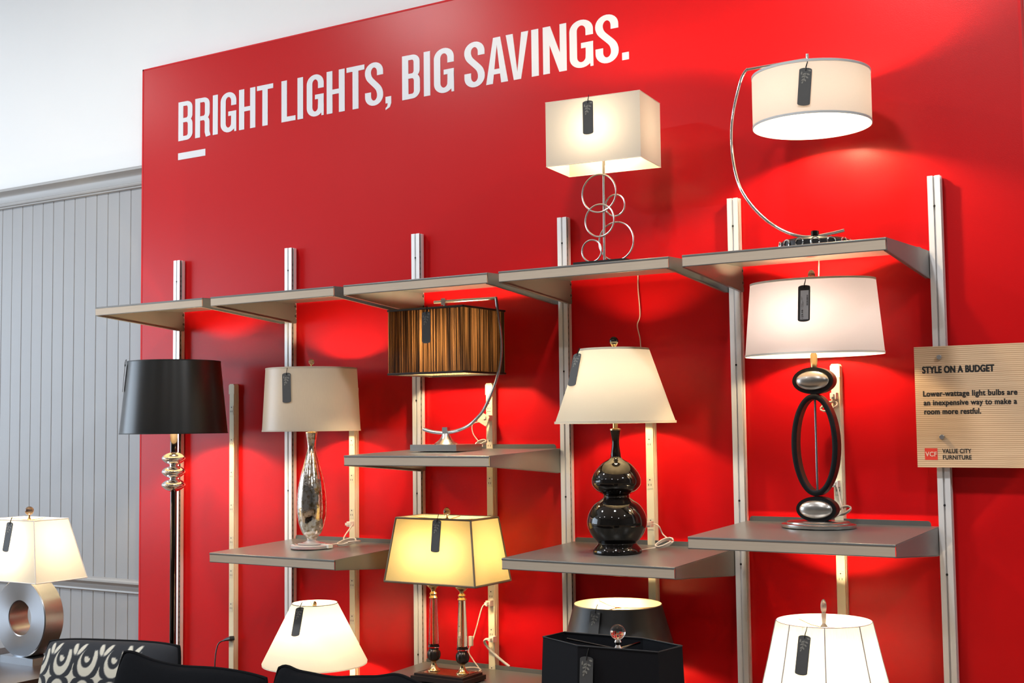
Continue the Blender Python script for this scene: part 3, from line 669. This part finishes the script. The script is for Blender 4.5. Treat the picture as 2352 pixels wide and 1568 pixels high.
# ------------------------------------------------------------------ 7 chrome arc lamp with drum, top right
x, y = 3.470, -.25; z0 = sz(ZTOP, y)+.001
t = thing('arc_table_lamp', 'chrome arc lamp with a white drum shade edged in grey', 'table lamp', (x, y, z0))
MB().lathe([(.118, 0), (.122, .004), (.122, .032), (.114, .040), (.06, .043)], 56).build('base', M_black, t)
bs = MB()
for k in range(14):
    a = 2*PI*k/14+.1; bs.ring((.1235*math.cos(a), .1235*math.sin(a), .014), .0145, .0026, 14, 'z')
    n0 = len(bs.v)-14*8
    for q in range(n0, len(bs.v)):
        vx, vy, vz = bs.v[q]; dx, dy = vx-.1235*math.cos(a), vy-.1235*math.sin(a)
        u = dx*-math.sin(a)+dy*math.cos(a); w_ = dx*math.cos(a)+dy*math.sin(a)
        bs.v[q] = (.1235*math.cos(a)-math.sin(a)*u+math.cos(a)*(vz-.014), .1235*math.sin(a)+math.cos(a)*u+math.sin(a)*(vz-.014), .022+w_*1.05)
bs.build('scroll_ornament', M_chrome, t)
MB().lathe([(.014, .043), (.014, .074), (.010, .077)], 20).build('clamp_knob', M_blackchrome, t)
pts = [(.106, 2.2635), (.0516, 2.2555), (0, 2.2515), (-.0506, 2.2555), (-.114, 2.2811), (-.178, 2.3264), (-.2343, 2.3876), (-.2744, 2.4557), (-.2959, 2.5385), (-.3037, 2.6362), (-.2945, 2.732), (-.2646, 2.8408), (-.2480, 2.874), (-.2335, 2.8875)]
MB().tube([(px, 0, pz-z0) for px, pz in smoothprof(pts, 5)], .0058, 12).build('arc_arm', M_chrome, t)
MB().tube([(-.2365, 0, 2.8850-z0), (-.12, 0, 2.8855-z0), (-.010, 0, 2.8862-z0)], .0056, 12).build('top_arm', M_chrome, t)
MB().tube([(-.010, 0, 2.8450-z0), (-.010, 0, 2.9050-z0)], .0062, 12).build('hanging_pin', M_chrome, t)
M_drum = shade_mat('white_drum_shade', (.78, .70, .63), (.100, .095, .105), .42, .03, inside=(.95, .93, .88))
round_shade(t, [(.2055, 2.829), (.2055, 2.641)], M_drum, mat('grey_shade_band', (.42, .44, .45), .5), .0040, c=(0, 0, -z0))
spider(t, 2.826-z0, .203, drop=.0, m=M_chrome); bulb(t, 2.735-z0, 190, hang=True)
MB().tube([(0, 0, 2.82-z0), (-.010, 0, 2.85-z0)], .006, 8).build('stem', M_chrome, t)
cord(t, [(.02, .12, .004), (-.05, .21, .006), (-.082, .286, .012), (-.082, .280, -.01), (-.084, .280, -.05), (-.090, .280, -.075)], .0022)
MB().box(-.101, -.077, .266, .288, -.100, -.075).build('cord_connector', M_creamplug, t, 0)
hang_tag((3.5215, -.4495, 2.797), -76, 0, 'charcoal tag with a clear sprig on the white drum of the arc lamp', roll=5)

# ------------------------------------------------------------------ 8 black gourd lamp
x, y = 2.668, -.25; z0 = sz(ZG, y)+.001
t = thing('gourd_lamp', 'glossy black double gourd lamp with a cream empire shade', 'table lamp', (x, y, z0))
pr = [(.0925, z0), (.093, z0+.006), (.0895, 1.132), (.076, 1.148), (.0735, 1.1525), (.0775, 1.158), (.0905, 1.172), (.1035, 1.1927), (.1125, 1.218), (.1125, 1.240), (.105, 1.267), (.086, 1.2967), (.060, 1.3166), (.0495, 1.326), (.0535, 1.336),
      (.075, 1.350), (.0895, 1.367), (.0935, 1.383), (.091, 1.400), (.079, 1.424), (.054, 1.4526), (.0234, 1.4715), (.019, 1.490), (.0140, 1.5242), (.0150, 1.548), (.0200, 1.578)]
MB().lathe(smoothprof([(r, z-z0) for r, z in pr], 5), 64).build('body', M_gourd, t, 30)
MB().lathe([(.0215, 1.578-z0), (.0215, 1.583-z0), (.010, 1.586-z0), (.010, 1.63-z0)], 20).build('neck_cap', M_brass, t)
M_emp = shade_mat('cream_empire_shade', (.76, .70, .56), (.165, .162, .165), .45, .05, stretch=(500, 500, 500))
round_shade(t, [(.133, 1.8890-z0), (.2150, 1.650-z0), (.2315, 1.604-z0)], M_emp, mat('cream_shade_band', (.66, .58, .44), .6), .0042)
spider(t, 1.882-z0, .130, drop=.002); bulb(t, 1.765-z0, 95)
MB().lathe([(.006, 1.880-z0), (.011, 1.889-z0), (.006, 1.896-z0), (.013, 1.906-z0)], 18).build('finial_stem', M_brass, t)
MB().sphere((0, 0, 1.919-z0), .0175, n=12, m=18).build('finial', M_gourd, t)
cord(t, [(.06, .06, .006), (.10, .13, .012), (.14, .17, .03), (.085, .222, .055), (.075, .21, .085), (.055, .217, .093), (.030, .222, .091)], .0026)
MB().tube(coil((.125, .15, .028), .034, 3, (.7, 0, .5)), .0030, 7).build('cord_bundle', M_clear, t)
plug(t, .028, .236, .094, M_clear)
hang_tag((2.583, -.354, 1.870), -108, 17, 'charcoal tag with a sprig near the edge of the cream empire shade', roll=-2, off=.020)

# ------------------------------------------------------------------ 9 open oval lamp
x, y = 3.416, -.140; z0 = sz(ZR, y)+.001
t = thing('oval_lamp', 'sculptural lamp with an open black oval base, two silver pebbles and a white shade', 'table lamp', (x, y, z0))
def EL(r, h, z): return [(r, z), (r, z+h)]
MB().lathe([(.132, 0), (.134, .003), (.134, .0115), (.130, .0135), (.114, .0145), (.114, .019), (.108, .0225), (.085, .023)], 64, sy=.72).build('base', M_nickel, t)
def oval_solid(name, z, a, b_, T, rim, med):
    n = 56; o = MB()
    ol = lambda s: [(a*s*math.cos(2*PI*k/n), z+b_*s*math.sin(2*PI*k/n)) for k in range(n)]
    o.prism(ol(1), -T/2, T/2, 'y'); q = o.build(name, M_blackmatte, t, 30)
    # raised side band of dark red-brown wood
    sb = MB(); A = ol(1.004); sb.add([(p[0], -T/2+.006, p[1]) for p in A]+[(p[0], T/2-.002, p[1]) for p in A], [(i, (i+1) % n, n+(i+1) % n, n+i) for i in range(n)]); sb.build('side_band', M_redwood, q, 60)
    md = MB(); pr = [(1, 0), (.97, .010), (.86, .018), (.6, .026), (.3, .030), (.002, .031)]; vs = []; fs = []
    for r_, h in pr: vs += [(med[0]*r_*math.cos(2*PI*k/n), -T/2-h*.62, z+med[1]*r_*math.sin(2*PI*k/n)) for k in range(n)]
    for j in range(len(pr)-1): fs += [(j*n+k, j*n+(k+1) % n, (j+1)*n+(k+1) % n, (j+1)*n+k) for k in range(n)]
    md.add(vs, fs).build('medallion', M_nickel, q, 60)
oval_solid('upper_pebble', 1.7475-z0, .0753, .0478, .044, 0, (.0615, .0350))
oval_solid('lower_pebble', 1.2908-z0, .0728, .0450, .044, 0, (.0610, .0335))
n = 72; zc = 1.5190-z0; vs = []; fs = []; a, b_, th, T = .0846, .1815, .0195, .042
for s_a, s_b, yy in ((a, b_, -T/2), (a-.003, b_-.003, -T/2-.003), (a-th+.003, b_-th+.003, -T/2-.003), (a-th, b_-th, -T/2), (a-th, b_-th, T/2), (a, b_, T/2)):
    vs += [(s_a*math.cos(2*PI*k/n), yy, zc+s_b*math.sin(2*PI*k/n)) for k in range(n)]
for j in range(3): fs += [(j*n+k, j*n+(k+1) % n, (j+1)*n+(k+1) % n, (j+1)*n+k) for k in range(n)]
MB().add(vs, fs).build('oval_ring_face', M_blackmatte, t, 50)
MB().add(vs, [(j*n+k, j*n+(k+1) % n, ((j+1) % 6)*n+(k+1) % n, ((j+1) % 6)*n+k) for j in (3, 4, 5) for k in range(n)]).build('oval_ring_side', M_redwood, t, 50)
MB().tube([(0, 0, 1.352-z0), (0, 0, 1.688-z0)], .0042, 12).build('rod', M_steel, t)
MB().lathe([(.0125, 1.7945-z0), (.0125, 1.84-z0), (.009, 1.845-z0), (.009, 1.87-z0)], 20).build('neck', M_brass, t)
M_oval = shade_mat('white_oval_shade', (.82, .76, .70), (.155, .152, .215), .50, .03, stretch=(500, 500, 500))
round_shade(t, [(.2275, 2.1053-z0), (.2520, 1.8380-z0)], M_oval, mat('white_oval_band', (.82, .78, .70), .6), .0034, sy=.66)
spider(t, 2.10-z0, .150, drop=.002); bulb(t, 1.985-z0, 150)
MB().lathe([(.005, 2.098-z0), (.008, 2.108-z0), (.006, 2.113-z0)], 14).build('finial_stem', M_brass, t)
MB().sphere((0, 0, 2.128-z0), .0135, 1, 1, 1.45, 12, 18).build('finial', M_amber, t)
cord(t, [(.03, .05, .026), (.06, .08, .05), (.046, .110, .09), (.035, .118, .135), (.020, .12, .150)], .0028)
MB().tube(coil((.062, .095, .055), .026, 4, (1.2, 0, .3)), .0030, 7).build('cord_bundle', M_clear, t)
MB().tube(coil((.010, .125, .430), .030, 4, (1.35, 0, .2)), .0030, 7).build('upper_cord_bundle', M_clear, t)
plug(t, .026, .151, .470, M_creamplug); plug(t, .024, .151, .150, M_creamplug)
tg = hang_tag((3.449, -.313, 2.0745), -87, 8, 'charcoal tag with a white printed price label on the white oval shade', sprig=False)
lbl = MB().box(-.0125, .0165, -.0013, -.0007, -.122, -.019).build('price_label', M_paper, tg, 0)
bb = MB()
zz = -.036
for k in range(22):
    hgt = random.choice((.0006, .0010, .0014)); bb.box(.0095, .0140, -.0017, -.0013, zz-hgt, zz); zz -= hgt+random.choice((.0005, .0009))
bb.build('barcode', M_ink, lbl, 0)
text_mesh('price_print', "129.99", M_ink, lbl, -.0020, -.118, .030, .0065, -.0017, .03, rot=PI/2)
bb = MB()
for k, (zz, l) in enumerate([(-.040, .012), (-.045, .010), (-.056, .016), (-.060, .018), (-.064, .014), (-.068, .018)]): bb.box(-.0095+.0022*(k % 4), -.0085+.0022*(k % 4), -.0017, -.0013, zz-l, zz)
bb.build('small_print', M_inkgrey, lbl, 0)

# ------------------------------------------------------------------ 10 black drum with silvery lining
x, y = 2.66, -.24; z0 = sz(ZLOW, y)+.001
t = thing('table_lamp', 'lamp with a charcoal tapered drum shade open to a bright silvery lining', 'table lamp', (x, y, z0))
M_blk2 = bpy.data.materials.new('charcoal_shade_silver_inside'); M_blk2.use_nodes = True
nt = M_blk2.node_tree; bs_ = nt.nodes['Principled BSDF']; N = nt.nodes.new; L = nt.links.new
g = N('ShaderNodeNewGeometry'); mx = N('ShaderNodeMix'); mx.data_type = 'RGBA'; mx.inputs[6].default_value = (.022, .024, .027, 1); mx.inputs[7].default_value = (.72, .62, .45, 1)
L(g.outputs['Backfacing'], mx.inputs[0]); L(mx.outputs[2], bs_.inputs['Base Color']); mm = N('ShaderNodeMath'); mm.operation = 'MULTIPLY'; mm.inputs[1].default_value = .85
L(g.outputs['Backfacing'], mm.inputs[0]); L(mm.outputs[0], bs_.inputs['Metallic']); bs_.inputs['Roughness'].default_value = .42
nz = N('ShaderNodeTexNoise'); nz.inputs['Scale'].default_value = 22; bp = N('ShaderNodeBump'); bp.inputs['Strength'].default_value = .25; bp.inputs['Distance'].default_value = .004
tc = N('ShaderNodeTexCoord'); L(tc.outputs['Object'], nz.inputs['Vector']); L(nz.outputs['Fac'], bp.inputs['Height']); L(bp.outputs[0], bs_.inputs['Normal'])
round_shade(t, [(.1655, .9233-z0), (.2320, .690-z0)], M_blk2, mat('silver_shade_edge', (.55, .46, .32), .4, .5), .0012)
spider(t, .912-z0, .163, drop=.006); bulb(t, .80-z0, 55)
MB().lathe(smoothprof([(.09, 0), (.09, .015), (.04, .03), (.05, .10), (.085, .22), (.06, .36), (.02, .44), (.015, .53), (.015, .58)], 4), 36).build('body', M_chrome, t)
hang_tag((2.660, -.413, .9190), -90, 14, 'charcoal tag with a bronze sprig on the charcoal drum shade')

# ------------------------------------------------------------------ 11 cream pleated lamp, lower right
x, y = 3.47, -.27; z0 = sz(ZLOW, y)+.001
t = thing('table_lamp', 'lamp with a brightly lit cream pleated bell shade with dark ribs', 'table lamp', (x, y, z0))
M_pl = shade_mat('cream_pleated_shade', (.86, .82, .75), (.215, .225, .225), .50, .12, stretch=(160, 160, 2))
prof = smoothprof([(.232, .600-z0), (.219, .660-z0), (.2085, .709-z0), (.189, .790-z0), (.1735, .860-z0), (.1600, .9197-z0)], 3)
sh = MB().lathe(prof, 360, cap=False, rad=lambda f: 1+.0035*math.cos(f*2*PI*120)).build('pleated_shade', M_pl, t, 60)
MB().ring((0, 0, .9197-z0), .1606, .0012, 90).build('top_wire', mat('mauve_binding', (.45, .32, .36), .5), sh)
MB().ring((0, 0, .600-z0), .2325, .003, 90).build('bottom_band', M_lining, sh)
for k in range(8):
    a = math.radians(-71+45*k); MB().tube([((r*1.006)*math.cos(a), (r*1.006)*math.sin(a), z) for r, z in prof], .0022, 6).build('rib', mat('grey_rib_binding', (.33, .32, .36), .6), sh)
spider(t, .905-z0, .155, drop=.010); bulb(t, .775-z0, 210)
MB().lathe(smoothprof([(.10, 0), (.10, .02), (.05, .035), (.03, .12), (.06, .22), (.05, .32), (.02, .40), (.015, .48), (.015, .53)], 4), 36).build('body', M_bronze, t)
MB().lathe([(.010, .893-z0), (.013, .900-z0), (.006, .910-z0), (.009, .945-z0), (.004, .948-z0)], 16).build('finial_stem', M_foot, t)
MB().sphere((0, 0, .968-z0), .0105, 1, 1, 2.4, 12, 16).build('finial', M_foot, t)
hang_tag((3.463, -.442, .8948), -92, 15, 'charcoal tag hooked on the rim of the cream pleated shade', roll=2, string=.026)

# ------------------------------------------------------------------ sign board
t = thing('notice_board', 'oak veneer notice board on standoffs headed STYLE ON A BUDGET', 'sign', (3.742, -.030, 1.4375))
MB().box(0, .52, 0, .006, 0, .4215).build('board', sign_mat(), t, 0)
for sx_ in (.087, .433):
    for sz_ in (.1055, .383):
        o = MB().lathe([(.0085, 0), (.0085, .008), (.0075, .009)], 24).build('standoff', M_standoff, t, 30, (sx_, 0, sz_)); o.rotation_euler = (PI/2, 0, 0)
        o2 = MB().lathe([(.006, 0), (.006, .0225 if .06 < sx_ < .1 else .064)], 16).build('standoff_stem', M_standoff, o, 30); o2.rotation_euler = (PI, 0, 0); o2.location = (0, 0, -.006)
text_mesh('heading', 'STYLE ON A BUDGET', M_ink, t, .0277, .3285, .2395, .0240, -.0006, .060)
for k, (s, w) in enumerate((('Lower-wattage light bulbs are', .3115), ('an inexpensive way to make a', .3085), ('room more restful.', .190))):
    text_mesh('body_line', s, M_ink, t, .0275+.001*k, .2475-.0312*k, w, .0195, -.0006, .045)
lg = MB().box(.0262, .0694, -.0006, 0, .0262, .0665).build('logo_square', M_logo, t, 0)
text_mesh('logo_letters', 'VCF', M_logotext, lg, .0285, .0385, .0385, .0165, -.0012, .02)
text_mesh('store_name', 'VALUE CITY', M_ink, t, .0865, .0500, .096, .0150, -.0006, .032)
text_mesh('store_name', 'FURNITURE', M_ink, t, .0875, .0285, .0955, .0150, -.0006, .032)

# ------------------------------------------------------------------ end table, donut lamp
TT = .585
t = thing('end_table', 'dark espresso wood end table beside the patterned cushion', 'end table', (.04, -.95, 0))
MB().box(-.39, .39, -.38, .38, TT-.030, TT).build('table_top', M_espresso, t, 0)
for lx in (-.34, .34):
    for ly in (-.33, .33): MB().box(lx-.025, lx+.025, ly-.025, ly+.025, 0, TT-.030).build('leg', M_espresso, t, 0)
MB().box(-.34, .34, -.33, .33, .12, .14).build('lower_shelf', M_espresso, t, 0)
x, y = .066, -.90; z0 = TT
t = thing('donut_lamp', 'brushed steel ring based lamp with a white pyramid shade on the end table', 'table lamp', (x, y, z0))
MB().box(-.105, .117, -.062, .062, 0, .031).build('base_plate', M_steel, t, 0)
n = 72; R, r_, T = .171, .075, .10; zc = .031+R-.004; vs = []
for rr, yy in ((R-.004, -T/2), (R, -T/2+.004), (R, T/2-.004), (R-.004, T/2), (r_+.003, T/2), (r_, T/2-.003), (r_, -T/2+.003), (r_+.003, -T/2)):
    vs += [(.010+rr*math.cos(2*PI*k/n), yy, zc+rr*math.sin(2*PI*k/n)) for k in range(n)]
def spun():
    m = mat('spun_steel', (.36, .38, .41), .27, 1.); nt = m.node_tree; bs = nt.nodes['Principled BSDF']; bs.inputs['Anisotropic'].default_value = .8
    N = nt.nodes.new; tg = N('ShaderNodeTangent'); tg.direction_type = 'RADIAL'; tg.axis = 'Y'; nt.links.new(tg.outputs[0], bs.inputs['Tangent']); return m
do = MB().add([(a-.010, b_, c-zc) for a, b_, c in vs], [(j*n+k, j*n+(k+1) % n, ((j+1) % 8)*n+(k+1) % n, ((j+1) % 8)*n+k) for j in range(8) for k in range(n)]).build('ring_body', spun(), t, 30, (.010, 0, zc))
MB().lathe([(.02, zc+R-.004), (.012, zc+R+.01), (.012, .46)], 20).build('neck', M_steel, t)
M_pyr = shade_mat('white_pyramid_shade', (.86, .83, .76), (.215, .225, .230), .55, .02, stretch=(500, 500, 500))
rect_shade(t, (.150, .090), (.226, .134), 1.2125-z0, .9520-z0, M_pyr, mat('white_pyramid_edge', (.80, .77, .74), .6), .0024)
bb = MB()
for p in ((-.15, 0), (.15, 0), (0, -.09), (0, .09)): bb.tube([(0, 0, 1.206-z0), (*p, 1.2125-z0)], .0015, 6)
bb.build('spider', M_brass, t); bulb(t, 1.085-z0, 150)
finial(t, 1.2085-z0, .0195, M_amber, .020)
hang_tag((.062, -.9905, 1.204), -90, 8, 'charcoal tag on the white pyramid shade over the steel ring base', roll=3)

# ------------------------------------------------------------------ sofa and cushions
t = thing('sofa', 'black fabric sofa beneath the patterned and plain cushions', 'sofa', (1.80, -1.385, 0))
MB().box(-1.0, 1.0, -.75, .0, .12, .30).build('frame', M_fabric, t, 0)
for q in (-1, 1): MB().prism([(-.62+.0, .30), (-.62, .12)]+[(-.62, .12)], 0, 0.001, 'z') if False else MB().box(q*1.06-.06, q*1.06+.06, -.75, .15, .12, .58).build('arm', M_fabric, t, 0)
MB().box(-1.0, 1.0, 0, .15, .12, .70).build('back', M_fabric, t, 0)
for q in (-1, 1): MB().box(min(0, q)*1.0+.004, max(0, q)*1.0-.004, -.77, -.004, .30, .41).build('seat_cushion', M_fabric, t, 0)
for lx in (-.94, .94):
    for ly in (-.68, .08): MB().box(lx-.03, lx+.03, ly-.03, ly+.03, 0, .12).build('leg', M_espresso, t, 0)

def cushion_mesh(w, h, d, n, power=3.2, pinch=.10, wav=None):
    us = np.linspace(-1, 1, n); U, V = np.meshgrid(us, us)
    px_ = U*np.sqrt(1-pinch*V**4)*w/2; pz_ = V*np.sqrt(1-pinch*U**4)*h/2
    if wav is not None: pz_ = pz_+wav(U)*np.clip(V, 0, 1)
    th = d/2*np.sqrt(np.clip((1-np.abs(U)**power)*(1-np.abs(V)**power), 0, 1))
    vs = [(a, -t_, c) for a, t_, c in zip(px_.ravel(), th.ravel(), pz_.ravel())]+[(a, t_, c) for a, t_, c in zip(px_.ravel(), th.ravel(), pz_.ravel())]
    fs = []
    for i in range(n-1):
        for j in range(n-1):
            q = i*n+j; fs.append((q, q+1, q+n+1, q+n)); fs.append((n*n+q, n*n+q+n, n*n+q+n+1, n*n+q+1))
    rim = [j for j in range(n)]+[i*n+n-1 for i in range(1, n)]+[(n-1)*n+j for j in range(n-2, -1, -1)]+[i*n for i in range(n-2, 0, -1)]
    return vs, fs, [vs[k] for k in rim], (px_, pz_)
def cushion(label, loc, w, h, d, lean, yaw, roll, m, n=40, wav=None, pattern=False, name='cushion', piping=M_blackpiping, pr_=.0055):
    t = thing(name, label, 'cushion', loc); t.rotation_euler = (math.radians(lean), math.radians(roll), math.radians(yaw))
    vs, fs, rim, (PXg, PZg) = cushion_mesh(w, h, d, n, wav=wav)
    me = bpy.data.meshes.new('cover'); me.from_pydata(vs, [], fs); me.update(); me.materials.append(m)
    if pattern:
        u, v = PXg.ravel(), PZg.ravel(); col = pattern(u, v); ca = me.color_attributes.new('weave', 'FLOAT_COLOR', 'POINT')
        full = np.ones((len(vs), 4), np.float32); full[:n*n, :3] = col; full[n*n:, :3] = (.012, .012, .014); ca.data.foreach_set('color', full.ravel())
    link(me, 'cover', t, 80)
    MB().tube(rim, pr_, 8, closed=True).build('piping', piping, t)
    return t
def scroll_pattern(u, v):
    """cream scrolls, stars and ovals woven on black with a grey outline; signed distances, positive inside the cream"""
    Pw, H_ = .150, .44; x0 = u+.275; dn = H_/2-v
    k = np.floor(x0/Pw); x_ = (x0/Pw-k-.5)*Pw; xs = x_-np.where(x_ > 0, Pw/2, -Pw/2)
    sd = np.full(u.shape, -1.)
    for rep_ in (0, 1):
        y_ = dn-.235*rep_
        disc = .054-np.hypot(x_, (y_-.072)*1.0); disc = np.minimum(disc, np.maximum(y_-.052, np.abs(x_+.006)-.030+(.052-y_)*.3))
        curl = np.full(u.shape, 9.)
        for a in np.linspace(0, 1, 60):
            th_ = -1.0-a*6.6; rr = .044*(1-.80*a); curl = np.minimum(curl, np.hypot(x_-(.002+rr*np.cos(th_)), y_-(.060+rr*np.sin(th_)))-(.0080-.002*a))
        sd = np.maximum(sd, np.minimum(disc, curl))
        star = .026-(np.sqrt(np.abs(xs)+1e-6)+np.sqrt(np.abs(y_-.128)*.72+1e-6))**2*.62; sd = np.maximum(sd, star)
        ov = (.052-np.hypot(x_, (y_-.190)*.92)); hole = np.hypot(x_, (y_-.200)*.92)-.022; sd = np.maximum(sd, np.minimum(ov, hole))
        for q in (-1, 1):   # paired leaves between the scrolls at the top seam
            lx, ly = (xs-q*.018)*.8+q*(y_-.030)*.55, (y_-.030)*.8-q*(xs-q*.018)*.55
            sd = np.maximum(sd, .0125-np.hypot(lx, ly*.45))
    cream = np.array([.56, .53, .44]); grey = np.array([.13, .13, .13]); blk = np.array([.006, .007, .011])
    f = np.clip(sd/.0014, 0, 1)[:, None]; g_ = np.clip((sd-.0022)/.0014, 0, 1)[:, None]
    out = blk*(1-f)+grey*f*(1-g_)+cream*g_
    edge = ((dn < .010) | (u > .27))[:, None]; return np.where(edge, blk, out).astype(np.float32)
def woven():
    m = mat('scroll_jacquard', (.5, .5, .5), .85, bump=.2, bscale=700); nt = m.node_tree; a = nt.nodes.new('ShaderNodeVertexColor'); a.layer_name = 'weave'
    nt.links.new(a.outputs['Color'], nt.nodes['Principled BSDF'].inputs['Base Color']); return m
cushion('cream and black scroll patterned cushion in the lower left corner', (1.288, -1.510, .636), .755, .45, .13, -12, -3, -3.6, woven(), n=190, pattern=scroll_pattern, name='patterned_cushion')
cushion('plain black cushion overlapping the patterned one', (1.800, -1.630, .628), .66, .43, .12, -13, 2, 1.0, M_fabric, n=44, wav=lambda u: .022*np.exp(-((u+.95)/.25)**2)-.010*np.exp(-((u+.2)/.4)**2))
cushion('plain black cushion nearest the white cone shade lamp', (2.445, -1.605, .640), .62, .45, .13, -12, -2, -1.6, M_fabric, n=44, wav=lambda u: .016*np.exp(-((u+.92)/.14)**2)+.014*np.exp(-((u-.62)/.2)**2)-.012*np.exp(-((u+.25)/.35)**2))

# ------------------------------------------------------------------ front lamp with black angular shade
t = thing('accent_table', 'small black pedestal table under the black angular lamp', 'side table', (3.205, -1.33, 0))
MB().lathe([(.24, .405), (.245, .410), (.245, .428), (.24, .432)], 48).build('table_top', M_espresso, t)
MB().lathe(smoothprof([(.16, 0), (.16, .02), (.05, .04), (.03, .1), (.03, .36), (.06, .405)], 4), 32).build('pedestal', M_espresso, t)
x, y = 3.205, -1.32; z0 = .433
t = thing('table_lamp', 'lamp with an unlit black angular shade topped by a clear crystal ball', 'table lamp', (x, y, z0))
TOP = [(2.990, -1.347), (3.0035, -1.2428), (3.2558, -1.2315), (3.4101, -1.2966), (3.4101-.004, -1.312), (3.3930, -1.4160), (3.150, -1.4260)]
TOP = [(a-x, b_-y) for a, b_ in TOP]
b = MB(); n = len(TOP); zt, zb = .9843-z0, .700-z0
b.add([(p[0]*s, p[1]*s, z) for s, z in ((1.0, zt), (1.03, (zt+zb)/2), (1.06, zb)) for p in TOP], [(k*n+(i+1) % n, k*n+i, (k+1)*n+i, (k+1)*n+(i+1) % n) for k in range(2) for i in range(n)])
M_blk3 = shade_mat('black_linen_shade', (.006, .007, .010), (.01, .01, .01), .02, .2, inside=(.006, .006, .008))
sh = b.build('shade', M_blk3, t, 20)
bb = MB(); bb.tube([(p[0], p[1], zt) for p in TOP], .0022, 6, closed=True); bb.build('top_band', mat('black_edge', (.005, .006, .009), .6), sh)
bb = MB(); cx, cyy = 3.2505-x, -1.375-y
for p in ((3.0449, -1.300), (3.262, -1.262), (3.385, -1.395)): bb.tube([(cx, cyy, zt-.010), (p[0]-x, p[1]-y, zt-.008)], .0032, 6)
bb.build('spider', M_blackchrome, t)
MB().lathe([(.007, zt-.014), (.012, zt-.008), (.006, zt+.002), (.010, zt+.010), (.008, zt+.016)], 18, (cx, cyy, 0)).build('finial_stem', M_chrome, t)
MB().sphere((cx, cyy, zt+.037), .0215, n=16, m=28).build('finial', M_glass, t)
MB().lathe([(.07, 0), (.07, .012), (.02, .025), (.03, .10), (.045, .16), (.02, .24), (.012, .28), (.012, .44), (.009, zt-.012)], 28, (cx, cyy, 0)).build('body', M_blackchrome, t)
hang_tag((3.181, -1.4265, .9570), -92, 4, 'charcoal tag with a pale sprig on the black angular shade')
